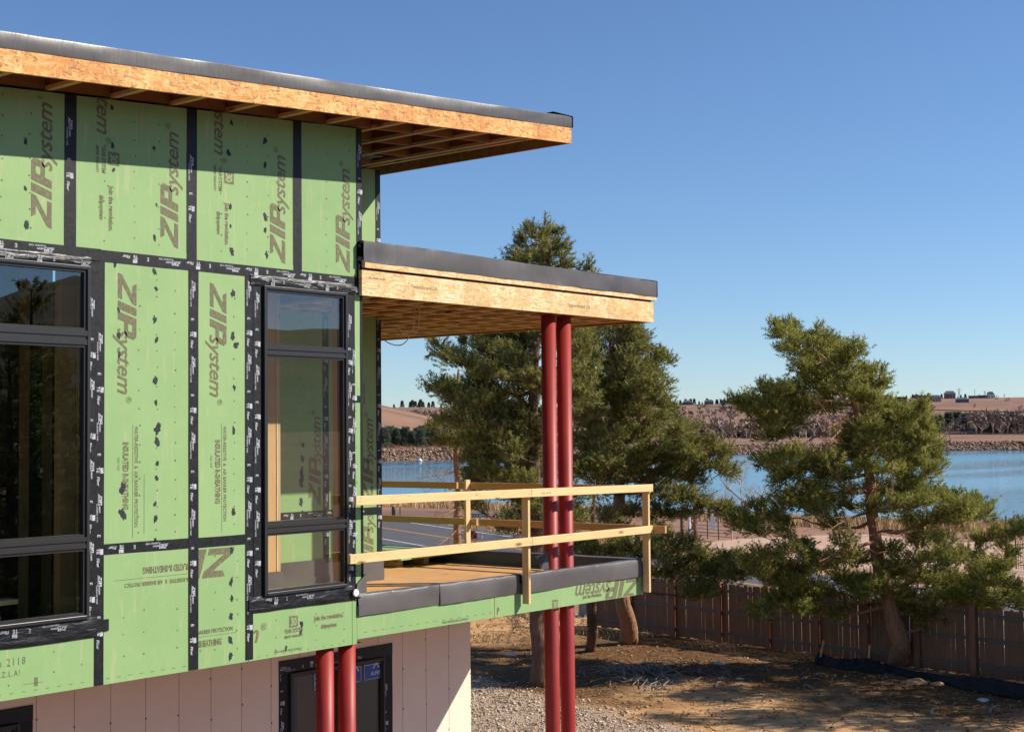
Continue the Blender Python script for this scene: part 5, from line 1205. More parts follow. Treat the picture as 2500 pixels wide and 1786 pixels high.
# whole pines just outside the picture: one by the right edge throws the shade on the yard, three stand behind the viewpoint and show in the glass
def free_pine(name, label, x, y, h, seed, mat=NEED1, spread=.30, group='pines outside the right edge of the yard', dens=1.0, low=.12):
    r = random.Random(seed); R = np.random.default_rng(seed); e = empty(name, (x, y, 0), label, 'tree', group)
    MB().tube([(x, y, 0), (x+.1, y, h*.4), (x-.05, y+.1, h*.97)], [h*.022, h*.015, .02], 8).build('trunk', BARK, e, smooth=True)
    P = []; D = []; br = MB(); z = h*low
    while z < h*.98:
        f = 1-(z-h*low)/(h*(1-low)); 
        for _ in range(4):
            a = r.uniform(0, 6.28); L = h*spread*(f**.75)*r.uniform(.55, 1.15)+.25; s = np.array((x, y, z)); en = s+np.array((math.cos(a)*L, math.sin(a)*L, L*r.uniform(.05, .35))); br.tube([s, (s+en)/2-np.array((0, 0, .06*L)), en], [.05*f+.01, .03*f+.008, .006], 4, cap=False)
            for _ in range(int(L*26*dens)+6):
                t = R.uniform(.2, 1)**.6; o = R.normal(0, .16+.10*L*(1-abs(t-.7)), 3)*np.array((1, 1, .45)); P.append(s+(en-s)*t+o); D.append((en-s)/L+np.array((0, 0, .6))+o)
        z += h*.034
    br.build('branches', BARK, e); V, F, C = tufts(P, D, seed, 12, .22, .12, .022); o = np_mesh('crown', V, F, mat, e, attr={'tint': C}); o['kind'] = 'stuff'; return e
free_pine('pine_tree', 'tall pine outside the right edge of the view nearest the house', 38.4, -3.2, 11.0, 21, low=.2)
free_pine('pine_tree', 'wide pine outside the right edge of the view near the fence', 39.8, 0.0, 9.5, 22, low=.2)
for px, D_, h_, sd in ((75, 54, 12.1, 31), (22, 50, 10.2, 32), (128, 56, 10.0, 33), (170, 62, 8.6, 34)):
    d = ray(px, 900); d = d/np.linalg.norm(d[:2]); free_pine('pine_tree', {75: 'tallest dark pine mirrored in the wide window', 22: 'second dark pine from the left mirrored in the wide window', 128: 'third dark pine mirrored in the wide window', 170: 'lowest dark pine mirrored in the wide window'}[px], D_*d[0], 10.25-D_*d[1], h_, sd, group='pines mirrored in the windows', dens=.7, spread=.2, low=.05)
# mountain ridge on the other side, mirrored in the glass
V = []; F = []
azs = np.arange(-100, 0, 1.0)
for a in azs:
    el = interp(a, [-100, -75, -64, -58.8, -55.7, -53, -50, -46.3, -40, -20, 0], [2.2, 3.2, 4.2, 5.2, 6.3, 5.6, 4.3, 4.1, 3.0, 2.0, 1.2])+.22*noise.noise(Vector((a*.4, 0, 0)))+.1*noise.noise(Vector((a*1.3, 0, 4)))
    H = 3000*math.tan(math.radians(el))
    for r_, f in ((1500, 0.0), (2000, .32), (2500, .7), (3000, 1.0), (3600, .8)): V.append((r_*math.cos(math.radians(a)), -10+r_*math.sin(math.radians(a)), 6+H*f+(12*noise.noise(Vector((a*.5, r_*.01, 1))) if 0 < f < 1 else 0)))
for i in range(len(azs)-1):
    for k_ in range(4): F.append((i*5+k_, i*5+k_+1, i*5+k_+6, i*5+k_+5))
MT = NT('mountain_slope', .95, .05); MT.col(MT.mix(MT.g(MT.noise(.01, 6, .6), .4, .6), (.05, .06, .05), (.12, .11, .085)))
o = np_mesh('mountain', V, F, MT.m, smooth=True); tag(o, 'wooded mountain ridge behind the viewpoint', kind='structure')

# ---- bare broadleaf trees
def bare_mesh(seed, h, lean=0, n0=5, depth=4, thick=1.0, spread=.6):
    r = random.Random(seed); mb = MB()
    def grow(p, d, L, rad, lev):
        m = 3; pts = [p]; q = Vector(p); dd = Vector(d)
        for i in range(m): dd = (dd+Vector((r.gauss(0, .16), r.gauss(0, .16), r.gauss(.05, .08)))).normalized(); q = q+dd*L/m; pts.append(tuple(q))
        mb.tube(pts, [rad, rad*.85, rad*.7, rad*.5], 5 if lev == 0 else 3, cap=False)
        if lev < depth:
            for _ in range(n0 if lev else n0+1):
                t = r.uniform(.35, 1); k_ = min(int(t*3), 2); b = Vector(pts[k_])*(1-(t*3-k_))+Vector(pts[k_+1])*(t*3-k_) if t < 1 else Vector(pts[3]); ax = Vector((r.gauss(0, 1), r.gauss(0, 1), r.gauss(.35, .4))).normalized(); nd = (dd*.8+ax*spread*1.4).normalized(); grow(tuple(b), nd, L*r.uniform(.48, .78), rad*.5, lev+1)
    grow((0, 0, 0), Vector((lean, 0, 1)).normalized(), h*.38, h*.022*thick, 0)
    me = bpy.data.meshes.new('bare_tree'); me.from_pydata(mb.v, [], mb.f); me.update(); return me
def put(me, name, loc, s, rz, mat, label, cat, group=None, parent=None):
    o = bpy.data.objects.new(name, me); link(o); o.location = loc; o.scale = (s, s, s) if not hasattr(s, '__len__') else s; o.rotation_euler = (0, 0, rz)
    if mat and not me.materials: me.materials.append(mat)
    return tag(o, label, cat, group)
BT = [bare_mesh(s, 10, 0, 4, 4, 1.0, .75) for s in (1, 2, 3, 4)]
for m_ in BT: m_.materials.append(TWIG)
def ground_z(ph, r):
    rf = r_far(ph)
    if r > rf+100: return max(hz(ph, r), 1.2)
    return 1.8
def far_xy(px, r): ph = math.degrees(math.atan((px-CX)/FPX)); return ph, pol(ph, r)
r_ = random.Random(5)
# near ones
sh = bare_mesh(9, 10, .05, 4, 4, .8, .8); sh.materials.append(TWIGL)
for px, py, D_, h_, lab in ((1809, 1300, 100, 5.6, 'bare spreading tree on the near shore between the two pines'), (1690, 1290, 104, 4.6, 'pale bare birch-like tree on the near shore left of the gate'), (1755, 1300, 108, 3.4, 'low bare sapling on the near shore behind the gate'), (1290, 1330, 92, 3.6, 'bare bush across the road behind the red columns'), (1240, 1320, 96, 3.0, 'bare twiggy bush across the road left of the red columns')):
    p = at(px, py, D_); put(sh if px != 1690 else BT[1], 'bare_tree', (p[0], p[1], -.7), h_/10*1.25, r_.uniform(0, 6), None, lab, 'tree')
shr = bare_mesh(19, 10, .5, 7, 3, .35, 1.0); shr.materials.append(TWIG); p = on_z(1318, 1585); put(shr, 'bare_shrub', (p[0], p[1], 0), .26, 2.2, None, 'bare leafless shrub at the foot of the tall pine under the balcony', 'shrub')
p = on_z(1240, 1570); put(shr, 'bare_shrub', (p[0], p[1], 0), .2, .7, None, 'smaller bare shrub in the shade beside the lower wall', 'shrub')

# ------------------------------------------------------------------ far shore and hills
def z_of(py, px, r): return float((CAM+ray(px, py)*(r/math.hypot(*ray(px, py)[:2])))[2])
# riprap along the far shore
c_ = []
rr_ = random.Random(3)
for _ in range(15000):
    ph = rr_.uniform(-24, 26); t = rr_.random(); rf = r_far(ph)+t*9+rr_.uniform(-.5, .5); x, y, _z = pol(ph, rf); c_.append((x, y, -2.0+3.6*t+rr_.uniform(-.2, .2)))
o = rocks('riprap', c_, rng.gamma(5, .085, len(c_))+.15, m_tint('riprap_stone', (.13, .085, .06), (.40, .27, .19)), 9, .8); tag(o, 'long bank of broken rock lining the far shore', kind='stuff')
# pine belt behind the bank on the left
def cone_pine(seed, h=8.0):
    r = np.random.default_rng(seed); n = 420; z = r.uniform(.06, 1, n)**.8; rad = (1-z)*.33*h*r.uniform(.5, 1.1, n)+.1; a = r.uniform(0, 6.283, n)
    P = np.stack([rad*np.cos(a), rad*np.sin(a), z*h], 1); D = np.stack([np.cos(a), np.sin(a), np.full(n, .5)], 1); V, F, C = tufts(P, D, seed, 5, h*.10, h*.10, h*.028); return V, F, C
cp = []
for s in range(4):
    V, F, C = cone_pine(s+40); o = np_mesh('tmp', V, F, FAR_GREEN, attr={'tint': C}); cp.append(o.data); bpy.data.objects.remove(o)
for i in range(96):
    px = 700+i*6.1+r_.uniform(-4, 4) if i < 92 else 1500+r_.uniform(-30, 60); rr = r_.uniform(555, 600); ph, (x, y, _z) = far_xy(px, rr)
    put(cp[i % 4], 'distant_pine', (x, y, 1.6), r_.uniform(.72, 1.05), r_.uniform(0, 6), None, 'dark pine standing in the dense belt behind the far left bank', 'tree', 'pines of the belt behind the far bank')
BR = [bare_mesh(s+60, 10, 0, 3, 3, 1.3, .8) for s in range(4)]
RB = simple('red_brown_twigs', (.26, .13, .085), .9, .1); GB = simple('brown_twigs', (.42, .31, .245), .9, .1); 
for m_ in BR: m_.materials.append(GB)
BR2 = [bare_mesh(s+70, 10, 0, 5, 3, .8, 1.0) for s in range(2)]
for m_ in BR2: m_.materials.append(RB)
for i in range(46):
    px = 930+i*7+r_.uniform(-4, 4); rr = r_.uniform(540, 553); ph, (x, y, _z) = far_xy(px, rr); put(BR2[i % 2], 'red_bush', (x, y, 1.5), r_.uniform(.28, .42), r_.uniform(0, 6), None, 'reddish leafless bush in front of the far pine belt', 'bush', 'reddish bushes on the far bank')
# bare cottonwoods behind the far shore
def brow(n, x0, x1, r0, r1, s0, s1, label, group, meshes, name='bare_tree'):
    for i in range(n):
        px = x0+(x1-x0)*(i+r_.uniform(-.4, 1.4))/n; rr = r_.uniform(r0, r1); ph, (x, y, _z) = far_xy(px, rr)
        put(meshes[i % len(meshes)], name, (x, y, ground_z(ph, rr)-.2), r_.uniform(s0, s1), r_.uniform(0, 6), None, label, 'tree', group)
brow(36, 1560, 2060, 680, 860, .75, 1.25, 'bare brown tree in the wood behind the middle of the far shore', 'bare trees behind the middle of the far shore', BR)
brow(44, 2080, 2560, 930, 1050, 1.1, 1.75, 'bare grey tree in the grove behind the far right shore', 'bare trees of the grove behind the far right shore', BR)
brow(7, 2150, 2560, 700, 880, .6, .9, 'small bare tree standing alone in the orange field by the lake', 'lone trees in the orange lakeside field', BR)
brow(14, 2200, 2450, 960, 1040, 1.2, 1.7, 'dark evergreen standing in the grove behind the far right shore', 'evergreens in the far right grove', cp, 'distant_pine')
for px, rr, s_, lab in ((1780, 660, 1.45, 'largest spreading bare tree on the far shore left of the leaning pine'), (2318, 700, 1.05, 'bare forked tree alone on the far bank right of the leaning pine')):
    ph, (x, y, _z) = far_xy(px, rr); put(BT[0 if px < 2000 else 2], 'bare_tree', (x, y, ground_z(ph, rr)-.2), s_, 1, None, lab, 'tree')
# scrub in the valleys: one far wood mass per band
def scrub(name, n, x0, x1, r0, r1, h, mat, label, seed, clump=.02):
    r = random.Random(seed); P = []; D = []
    while len(P) < n:
        px = r.uniform(x0, x1); rr = r.uniform(r0, r1); ph, (x, y, _z) = far_xy(px, rr)
        if noise.noise(Vector((x*clump*.35, y*clump*.35, seed))) < -.02: continue
        for _ in range(9):
            a = r.uniform(0, 6.28); q = r.uniform(0, h*.6); P.append((x+q*math.cos(a), y+q*math.sin(a), ground_z(ph, rr)+r.uniform(.0, h*.8))); D.append((math.cos(a)*.5, math.sin(a)*.5, 1))
    V, F, C = tufts(P, D, seed, 7, h*.35, h*.35, h*.08, 1.2); o = np_mesh(name, V, F, mat, attr={'tint': C}); return tag(o, label, kind='stuff')
SCR = m_tint('scrub_twigs', (.20, .15, .13), (.36, .265, .215)); SCB = m_tint('scrub_brown', (.27, .185, .14), (.44, .31, .235)); SCG = m_tint('scrub_evergreen', (.045, .06, .045), (.10, .115, .075))  # brown scrub lightened towards tan-grey, haze put into its colour
scrub('far_wood', 700, 930, 1420, 1500, 2600, 13, SCR, 'purplish leafless wood in the fold behind the left knoll', 1)
scrub('far_wood', 900, 1480, 2100, 1150, 2500, 9, SCR, 'leafless wood and scrub climbing the middle hillside', 2)
scrub('far_wood', 160, 1500, 2000, 1300, 3000, 9, SCG, 'scattered dark evergreens on the middle hillside', 3)
scrub('far_wood', 900, 2050, 2560, 960, 1080, 11, SCR, 'grey leafless undergrowth filling the far right grove', 4, .004)
scrub('far_wood', 1300, 1480, 2080, 700, 900, 8, SCB, 'brown leafless wood lining the middle of the far shore', 7, .004)
scrub('far_wood', 260, 1480, 2120, 2300, 3300, 12, SCG, 'dark trees round the houses below the middle ridge', 8)
scrub('far_wood', 130, 2060, 2560, 1500, 3200, 7, SCR, 'scattered bare bushes on the right hillside', 6)
# ridge trees
def ridge_z(px, r): ph = math.degrees(math.atan((px-CX)/FPX)); return hz(ph, r)
def ridge_tree(px, h, lab, grp, r=3440, green=True):
    h = h*.62; ph, (x, y, _z) = far_xy(px, r); s_ = h/8.0
    put(cp[int(px) % 4], 'distant_pine', (x, y, ridge_z(px, r)-1), s_, px, None, lab, 'tree', grp)
for px, h in ((961, 14), (981, 26), (1001, 22), (1006, 28), (1013, 24), (1022, 20), (1026, 30), (1032, 22), (1046, 20), (1056, 24), (1076, 14)): ridge_tree(px, h, 'small dark conifer on the skyline of the left ridge', 'conifers on the left skyline')
for i in range(26):
    px = 1585+i*8.0+r_.uniform(-4, 4); ridge_tree(px, r_.choice((10, 13, 18, 22)), 'rounded dark tree between the houses on the middle ridge', 'trees on the middle skyline')
ridge_tree(1818, 40, 'big round tree on the middle skyline left of the leaning pine', None, 3300)
for px in (2148, 2212, 2228, 2236, 2266, 2271, 2298, 2306, 2345, 2356, 2400, 2412, 2418, 2425): ridge_tree(px, r_.choice((12, 16, 20)), 'dark tree beside the houses on the right ridge', 'trees on the right skyline')
for i in range(7): ph, (x, y, _z) = far_xy(2186+i*3.8, 2900); put(cp[i % 4], 'distant_pine', (x, y, hz(ph, 2900)-1), 1.4, i, None, 'small conifer in the planted row below the right ridge', 'tree', 'row of planted conifers below the right ridge')
# houses on the ridge
HW = [simple('far_wall_%d' % i, c, .8, .2) for i, c in enumerate(((.17, .175, .20), (.40, .34, .30), (.24, .20, .19), (.68, .66, .63)))]
HR = [simple('far_roof_%d' % i, c, .7, .3) for i, c in enumerate(((.11, .12, .15), (.16, .15, .15), (.50, .51, .54)))]
FG = simple('far_window', (.03, .035, .045), .2, .6)
def far_house(px, r, wpx, hpx, label, wall=0, roof=0, gable=True, grp='houses on the far hills', lift=0.0, name='hillside_house', cat='house'):
    ph, (x, y, _z) = far_xy(px, r); z = hz(ph, r)+lift; a = HEAD-math.radians(ph)-HALF; m = r/FPX; w = wpx*m; h = hpx*m; d = w*.5; e = empty(name, (x, y, z), label, cat, grp)
    def T(u, v, zz): return (x+u*math.cos(a)-v*math.sin(a), y+u*math.sin(a)+v*math.cos(a), z+zz)
    def bx_(nm, u0, u1, v0, v1, z0, z1, mat): return MB().hexa([T(u0, v0, z0), T(u1, v0, z0), T(u1, v1, z0), T(u0, v1, z0)], [T(u0, v0, z1), T(u1, v0, z1), T(u1, v1, z1), T(u0, v1, z1)]).build(nm, mat, e)
    hw = h*.62; bx_('wall', -w/2, w/2, -d/2, d/2, -2, hw, HW[wall]); bx_('wall', -w*.18, w*.42, -d/2-.12*w, -d/2-.01, -2, hw*.75, HW[wall])
    o_ = .06*w
    if gable: MB().add([T(-w/2-o_, -d/2-o_, hw), T(w/2+o_, -d/2-o_, hw), T(w/2+o_, d/2+o_, hw), T(-w/2-o_, d/2+o_, hw), T(-w*.3, 0, h), T(w*.3, 0, h)], [(0, 1, 5, 4), (2, 3, 4, 5), (1, 2, 5), (3, 0, 4), (3, 2, 1, 0)]).build('roof', HR[roof], e)
    else: bx_('roof', -w/2-o_, w/2+o_, -d/2-o_, d/2+o_, hw+.01, h*.8, HR[roof]); 
    n = max(2, int(w/5))
    for i in range(n):
        u = -w/2+w*(i+.5)/n; yy0 = -d/2-.06 if not (-w*.18 < u < w*.42) else -d/2-.12*w-.06; bx_('window', u-w/n*.22, u+w/n*.22, yy0, yy0+.05, hw*.25, hw*.6, FG)
    return e
HL = [(1607, 3380, 24, 10, 'dark long house at the left end of the middle ridge', 0, 0, True), (1637, 3400, 24, 9, 'low dark house second from the left on the middle ridge', 0, 0, False), (1677, 3420, 20, 12, 'grey gabled house in the middle of the middle ridge', 0, 1, True), (1730, 3420, 22, 12, 'wide dark house among trees on the middle ridge', 2, 0, True), (1772, 3420, 26, 11, 'long grey house at the right end of the middle ridge', 0, 0, False),
      (2162, 3400, 24, 9, 'dark house on the skyline just right of the leaning pine', 0, 0, False), (2245, 3400, 30, 11, 'long flat roofed house at the left of the right ridge', 0, 0, False), (2283, 2950, 26, 16, 'two storey house with pale walls below the right skyline', 1, 0, True), (2318, 3400, 26, 18, 'large house with a steep dark roof topping the right ridge', 2, 1, True), (2348, 2850, 30, 12, 'dark blue barn with a long roof on the right slope', 0, 0, True), (2378, 3420, 26, 8, 'low dark roof by the mast on the right ridge', 0, 0, False), (2400, 3420, 22, 9, 'low dark roof next to the white house', 0, 0, False), (2418, 3380, 14, 16, 'white gabled house at the right end of the ridge', 3, 1, True), (2478, 1900, 28, 11, 'blue grey barn with a sloping roof at the far right of the valley', 0, 0, True), (2180, 2700, 26, 7, 'pale low house beside the leaning pine below the right ridge', 3, 2, False),
      (1757, 1700, 12, 7, 'tiny white roofed house in the middle hillside wood', 3, 2, True), (1704, 1250, 22, 9, 'long barn with a pale roof in the middle fields', 2, 2, True), (1745, 1000, 8, 8, 'small white shed behind the far bare trees', 3, 2, True), (1680, 1020, 28, 5, 'long dark row of farm sheds in the middle fields', 2, 1, False), (1820, 900, 12, 8, 'small grey cottage behind the far bare trees', 1, 1, True)]
for h in HL: far_house(*h[:5], wall=h[5], roof=h[6], gable=h[7])
# stone silo with a white roof
ph, (x, y, _z) = far_xy(1661, 1050); z = hz(ph, 1050); e = empty('silo', (x, y, z), 'stone silo tower with a white roof in the middle fields', 'silo')
MB().tube([(x, y, z-1), (x, y, z+2.6), (x, y, z+5.4)], [1.5, 1.2, .95], 12).build('tower', HW[1], e); MB().box(x-2.0, x+2.0, y-2.0, y+2.0, z+5.41, z+6.3).build('roof', simple('white_roof', (.75, .76, .78)), e)
# masts and pylons
def pylon(px, hpx, r, label, lattice=True):
    ph, (x, y, _z) = far_xy(px, r); z = hz(ph, r); h = hpx*r/FPX; e = empty('pylon' if lattice else 'mast', (x, y, z), label, 'pylon' if lattice else 'mast', 'pylons and masts on the right skyline')
    mb = MB(); 
    if lattice:
        for s in (-1, 1):
            for q in (-1, 1): mb.tube([(x+s*h*.10, y+q*h*.10, z-1), (x+s*h*.03, y+q*h*.03, z+h*.6), (x+s*h*.02, y+q*h*.02, z+h)], .35, 4)
        mb.build('tower', HR[2], e); a = MB()
        for t in (.65, .8, .93): a.bar((x-h*.16, y+h*.16, z+h*t), (x+h*.16, y-h*.16, z+h*t), .5, .5)
        a.build('cross_arm', HR[2], e)
    else: MB().tube([(x, y, z-1), (x, y, z+h)], .45, 5).build('pole', HR[0], e)
    return e
pylon(2341, 24, 3450, 'tallest lattice pylon on the right skyline'); pylon(2267, 12, 3500, 'left lattice pylon behind the long house on the ridge'); pylon(2404, 16, 3500, 'lattice pylon left of the white house on the ridge'); pylon(2379, 22, 3430, 'plain thin mast on the right skyline', False); pylon(2451, 8, 3500, 'smallest lattice pylon at the right end of the skyline'); pylon(2390, 9, 3500, 'small lattice pylon just right of the thin mast'); pylon(2345, 10, 3600, 'short lattice pylon behind the tallest one')
def pole(px, top, r, label):
    ph, (x, y, _z) = far_xy(px, r); z = hz(ph, r) if r > r_far(ph)+80 else 1.5; zt = z_of(top, px, r); e = empty('utility_pole', (x, y, z), label, 'pole', 'utility poles in the fields across the lake')
    MB().tube([(x, y, z-1), (x, y, zt)], .32, 5).build('pole', GB, e); MB().box(x-1.6, x+1.6, y-.15, y+.15, zt-1.2, zt-.9).build('cross_arm', GB, e)
pole(1731, 1008, 1000, 'thin utility pole left of the leaning pine'); pole(1632, 1030, 900, 'thin utility pole beside the stone silo'); pole(1674, 998, 1500, 'far utility pole above the stone silo'); pole(1641, 990, 1800, 'farthest pale utility pole over the middle wood')
# wires across the view
WIRE = simple('wire', (.07, .05, .045), .6)
def wire(pts, label, rad=.022, mat=None):
    P = [at(*p) for p in pts]; Q = []
    for i in range(len(P)-1):
        for s in range(10): Q.append(P[i]*(1-s/10)+P[i+1]*(s/10))
    Q.append(P[-1]); n = len(Q)
    Q = [q-np.array((0, 0, .25*math.sin(math.pi*i/(n-1)))) for i, q in enumerate(Q)]
    o = MB().tube(Q, rad, 4).build('utility_wire', mat or WIRE); tag(o, label, 'wire', 'utility wires along the road')
wire([(1500, 968, 150), (1790, 990, 120), (2160, 986, 84), (2560, 1008, 66)], 'upper of the dark utility wires crossing in front of the hills')
wire([(2060, 996, 92), (2269, 1007, 78), (2560, 1030, 66)], 'second dark utility wire from the top at the right'); wire([(2060, 1020, 92), (2269, 1036, 78), (2560, 1060, 66)], 'lowest dark utility wire at the right')
wire([(1560, 1038, 110), (1724, 1064, 95), (1860, 1084, 85), (2060, 1100, 76)], 'pale thin cable in front of the far middle shore', .015, TWIGL)

# ---- things between road and lake
def P0(px, py): return on_z(px, py)
e = empty('pipe_gate', tuple(P0(1745, 1314)), 'pale pink tubular farm gate with a white notice across the road', 'gate'); GA = simple('pink_grey_pipe', (.52, .36, .33), .5); A = P0(1703, 1309); B = P0(1787, 1316); PO = simple('weathered_post', (.13, .10, .08), .9)
for z in (.12, .32, .52, .74, .98, 1.26): MB().tube([(A[0], A[1], z), (B[0], B[1], z)], .032, 8).build('rail', GA, e)
for t in (0, .3, .62, 1): p = A*(1-t)+B*t; MB().tube([(p[0], p[1], -.1), (p[0], p[1], 1.28)], .04, 8).build('upright', PO if t in (.3, .62) else GA, e)
t = .47; p = A*(1-t)+B*t; d = (B-A)/np.linalg.norm(B-A); q = [p-d*.24-np.array((.06, .0, 0)), p+d*.24-np.array((.06, 0, 0))]
MB().hexa([(q[0][0], q[0][1], .52), (q[1][0], q[1][1], .52), (q[1][0]+.02, q[1][1]+.01, .52), (q[0][0]+.02, q[0][1]+.01, .52)], [(q[0][0], q[0][1], 1.32), (q[1][0], q[1][1], 1.32), (q[1][0]+.02, q[1][1]+.01, 1.32), (q[0][0]+.02, q[0][1]+.01, 1.32)]).build('notice', WHITE, e)
e = empty('brace_fence', tuple(P0(1680, 1302)), 'wooden brace of two posts and a rail left of the gate', 'fence brace'); a = P0(1665, 1296); b = P0(1698, 1306)
MB().tube([(a[0], a[1], -.1), (a[0], a[1], 1.25)], .11, 10).build('post', PO, e); MB().tube([(b[0], b[1], -.1), (b[0], b[1], 1.3)], .12, 10).build('post', BARKR, e); MB().tube([(a[0], a[1], 1.0), (b[0], b[1], 1.02)], .07, 8).build('rail', BARKR, e)
p = P0(1683, 1312); o = MB().tube([(p[0], p[1], -.1), (p[0], p[1], 1.5), (p[0], p[1], 1.56)], [.09, .09, .04], 12).build('marker_post', WHITE); tag(o, 'white marker post standing between the brace posts and the gate', 'post')
for px, py, lab, r0 in ((961, 1262, 'thick fence post in the dry grass by the lake, seen over the rail', .16), (977, 1262, 'thin fence post right of the thick one by the lake', .05)): 
    p = P0(px, py); o = MB().tube([(p[0], p[1], -.8), (p[0], p[1], .85 if r0 > .1 else .9)], r0, 9).build('fence_post', PO); tag(o, lab, 'post')
# street sign with a stop sign
p = at(1176, 1300, 92); e = empty('street_sign', (p[0], p[1], 0), 'green street name blades over a red stop sign by the road', 'sign'); SG = simple('sign_green', (.0, .22, .10), .4); SR = simple('sign_red', (.45, .02, .02), .4)
rtv = Vector((RT[0], RT[1], 0)).normalized(); fwv = Vector((FW[0], FW[1], 0)).normalized(); z0 = at(1176, 1258, 92)[2]; b = Vector((p[0], p[1], 0))
MB().tube([b+Vector((0, 0, -.2)), b+Vector((0, 0, z0+.1))], .035, 6).build('pole', HR[2], e)
for u0, u1, dz in ((-.72, -.02, 0), (.02, .50, .02)):
    c0 = b+rtv*u0-fwv*.05; c1 = b+rtv*u1-fwv*.05; o = MB().hexa([c0+Vector((0, 0, z0-.12+dz)), c1+Vector((0, 0, z0-.12+dz)), c1+fwv*.02+Vector((0, 0, z0-.12+dz)), c0+fwv*.02+Vector((0, 0, z0-.12+dz))], [c0+Vector((0, 0, z0+.12+dz)), c1+Vector((0, 0, z0+.12+dz)), c1+fwv*.02+Vector((0, 0, z0+.12+dz)), c0+fwv*.02+Vector((0, 0, z0+.12+dz))]).build('name_blade', SG, e)
    n = 4 if u0 < -.5 else 3; mb = MB()
    for i in range(n): q = c0.lerp(c1, (i+.35)/n)-fwv*.01; mb.hexa([q+Vector((0, 0, z0-.05+dz)), q+rtv*.09+Vector((0, 0, z0-.05+dz)), q+rtv*.09+fwv*.004+Vector((0, 0, z0-.05+dz)), q+fwv*.004+Vector((0, 0, z0-.05+dz))], [q+Vector((0, 0, z0+.06+dz)), q+rtv*.09+Vector((0, 0, z0+.06+dz)), q+rtv*.09+fwv*.004+Vector((0, 0, z0+.06+dz)), q+fwv*.004+Vector((0, 0, z0+.06+dz))])
    mb.build('blade_lettering', WHITE, o)
c0 = b-rtv*.60+Vector((0, 0, z0-1.25)); MB().add([c0+rtv*.33*math.cos(a_)+Vector((0, 0, .33*math.sin(a_))) for a_ in [math.pi/8+k*math.pi/4 for k in range(8)]]+[c0+fwv*.02+rtv*.33*math.cos(a_)+Vector((0, 0, .33*math.sin(a_))) for a_ in [math.pi/8+k*math.pi/4 for k in range(8)]], [tuple(range(8)), tuple(range(8, 16))[::-1]]+[(i, (i+1) % 8, 8+(i+1) % 8, 8+i) for i in range(8)]).build('stop_plate', SR, e)
# white information box and a pale rock
p = P0(1466, 1282); e = empty('letter_box', tuple(p), 'white gabled box on a short post across the road, right of the columns', 'box'); MB().box(p[0]-.04, p[0]+.04, p[1]-.04, p[1]+.04, 0, .5).build('post', PO, e)
x, y = p[0], p[1]; MB().add([(x-.3, y-.35, .5), (x+.3, y-.35, .5), (x+.3, y+.35, .5), (x-.3, y+.35, .5), (x-.3, y-.35, .85), (x+.3, y-.35, .85), (x+.3, y+.35, .85), (x-.3, y+.35, .85), (x, y-.4, 1.05), (x, y+.4, 1.05)], [(0, 1, 5, 8, 4), (1, 2, 6, 5), (2, 3, 7, 9, 6), (3, 0, 4, 7), (4, 8, 9, 7), (5, 6, 9, 8)]).build('box', WHITE, e)
def boulder(name, px, py, s, mat, label, cat='rock', seed=1, asp=(1, 1, .8)):
    p = P0(px, py); bm = bmesh.new(); bmesh.ops.create_icosphere(bm, subdivisions=3, radius=1)
    for v in bm.verts:
        k = 1+.35*noise.noise(v.co*1.3+Vector((seed*7, 0, 0)))+.1*noise.noise(v.co*4+Vector((0, seed, 0))); v.co = Vector((v.co.x*asp[0]*k*s+p[0], v.co.y*asp[1]*k*s+p[1], (v.co.z*asp[2]*k+asp[2]*.55)*s))
    me = bpy.data.meshes.new(name); bm.to_mesh(me); bm.free(); me.materials.append(mat); o = bpy.data.objects.new(name, me); link(o); return tag(o, label, cat)
PALE = simple('pale_stone', (.62, .50, .40), .9, .2, .2, 4)
boulder('boulder', 1529, 1322, .55, PALE, 'pale heart-shaped boulder across the road by the broad pine', seed=3, asp=(.8, 1, 1))
p = at(1025, 1126, 480); o = MB().tube([(p[0], p[1], -2.1), (p[0], p[1], -1.6), (p[0], p[1], -.9)], [.7, .9, .3], 10).build('buoy', WHITE); tag(o, 'white buoy floating on the left part of the lake', 'buoy')
# black metal fence at the right edge
e = empty('metal_fence', tuple(P0(2480, 1392)), 'black metal picket fence at the right edge across the road', 'fence'); BK = simple('black_metal', (.012, .012, .014), .4)
a = P0(2481, 1388); b = P0(2620, 1402)
for z in (.2, 1.15): MB().bar((a[0], a[1], z), (b[0], b[1], z), .03, .03).build('rail', BK, e)
for i in range(24): q = a*(1-i/23)+b*(i/23); MB().bar((q[0], q[1], 0), (q[0], q[1], 1.3 if i % 8 else 1.4), .05 if i % 8 == 0 else .02, .05 if i % 8 == 0 else .02).build('post' if i % 8 == 0 else 'picket', BK, e)
p = P0(2457, 1310); o = MB().tube([(p[0], p[1], -.2), (p[0], p[1], 1.3)], .05, 6).build('fence_post', PO); tag(o, 'thin dark fence post by the water at the far right', 'post')
# utility box in the yard corner
p = P0(1440, 1507); e = empty('utility_cabinet', tuple(p), 'grey green utility cabinet on a slab beyond the end of the fence', 'utility box'); UC = simple('grey_green_metal', (.17, .21, .17), .5)
MB().box(p[0]-.28, p[0]+.28, p[1]-.28, p[1]+.28, .06, .85).build('body', UC, e, bevel=.01); MB().box(p[0]-.31, p[0]+.31, p[1]-.31, p[1]+.31, .855, .91).build('lid', UC, e); MB().box(p[0]-.7, p[0]+.5, p[1]-.7, p[1]+.7, -.02, .055).build('slab', PALE, e)
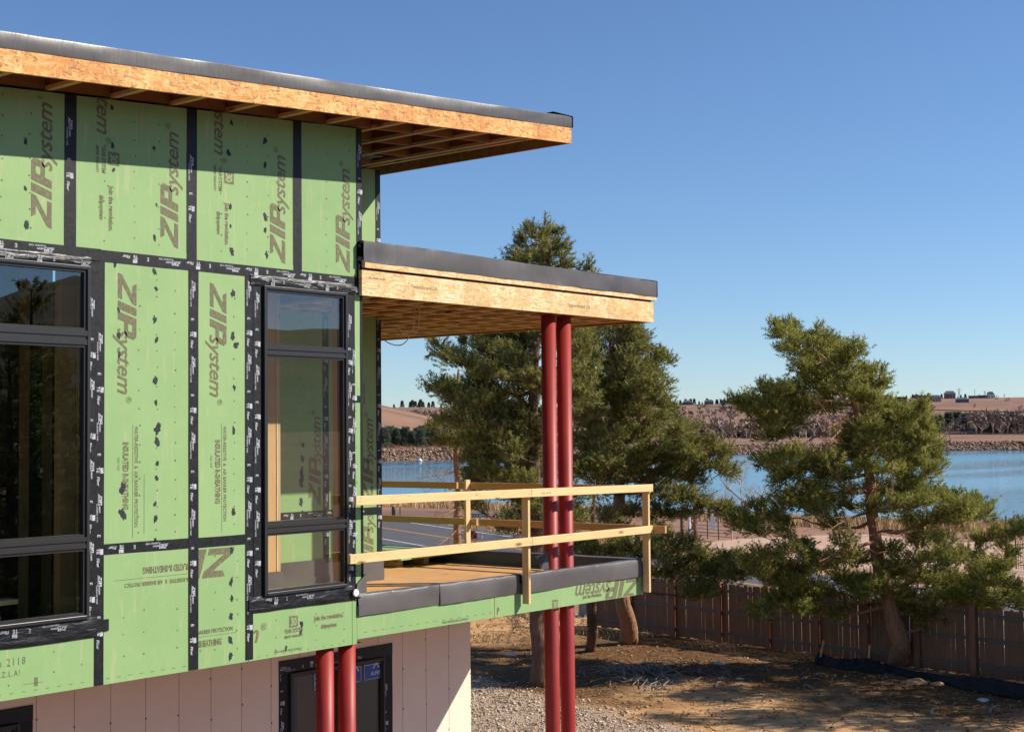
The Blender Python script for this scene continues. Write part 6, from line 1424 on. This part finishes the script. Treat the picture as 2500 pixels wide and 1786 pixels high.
# debris in the yard
DEAD = simple('grey_dead_wood', (.26, .215, .175), .9, .1)
def heap(name, px, py, n, L, label, mat, seed, flat=.12):
    r = random.Random(seed); p = P0(px, py); mb = MB()
    for _ in range(n):
        a = r.gauss(.6, .55); l = L*r.uniform(.4, 1); c = (p[0]+r.gauss(0, L*.35), p[1]+r.gauss(0, L*.45), r.uniform(.03, flat+.03)); u = (math.cos(a)*l/2, math.sin(a)*l/2, r.uniform(-.04, .06))
        mb.tube([(c[0]-u[0], c[1]-u[1], max(.02, c[2]-u[2])), (c[0]+r.gauss(0, .04), c[1]+r.gauss(0, .04), c[2]+.05), (c[0]+u[0], c[1]+u[1], c[2]+u[2])], [.016, .012, .006], 4)
    o = mb.build(name, mat); o['kind'] = 'stuff'; return tag(o, label)
heap('branch_pile', 1560, 1650, 90, 1.5, 'flat grey pile of cut branches in the shade right of the columns', DEAD, 1, .22); heap('branch_pile', 1600, 1672, 40, 1.2, 'front edge of the grey branch pile', DEAD, 2, .1)
heap('branch_pile', 1700, 1640, 60, 1.6, 'dark brushwood lying under the slim pine', TWIG, 3, .12)
for px, py, a_, L, lab in ((1757, 1672, .3, .9, 'pale dead stick lying right of the branch pile'), (1973, 1678, 1.0, .5, 'small pale twig in the shade before the silt fence'), (2282, 1738, .2, .8, 'pale stick lying at the lower right of the yard'), (2430, 1732, .1, 1.0, 'flat pale slat lying at the right edge of the yard')):
    p = P0(px, py); o = MB().tube([(p[0]-math.cos(a_)*L/2, p[1]-math.sin(a_)*L/2, .03), (p[0], p[1]+.06, .07), (p[0]+math.cos(a_)*L/2, p[1]+math.sin(a_)*L/2, .04)], [.035, .028, .012], 6).build('dead_stick', DEAD); tag(o, lab, 'stick')
for px, py, s, lab in ((1755, 1621, .14, 'pale stone in the shade under the slim pine'), (1808, 1660, .10, 'small white stone in the middle of the yard'), (2400, 1712, .12, 'white crumpled scrap at the lower right of the yard'), (2235, 1672, .22, 'orange dirt lump before the silt fence'), (2290, 1675, .16, 'smaller dirt lump right of the orange one'), (1248, 1602, .16, 'pale stone in the shade beside the lower wall'), (1310, 1600, .10, 'small pale stone at the foot of the tall pine')):
    boulder('stone', px, py, s, PALE if 'orange' not in lab else simple('orange_dirt', (.50, .28, .13), .95, .1), lab, 'stone', int(px), (1, 1.2, .5))
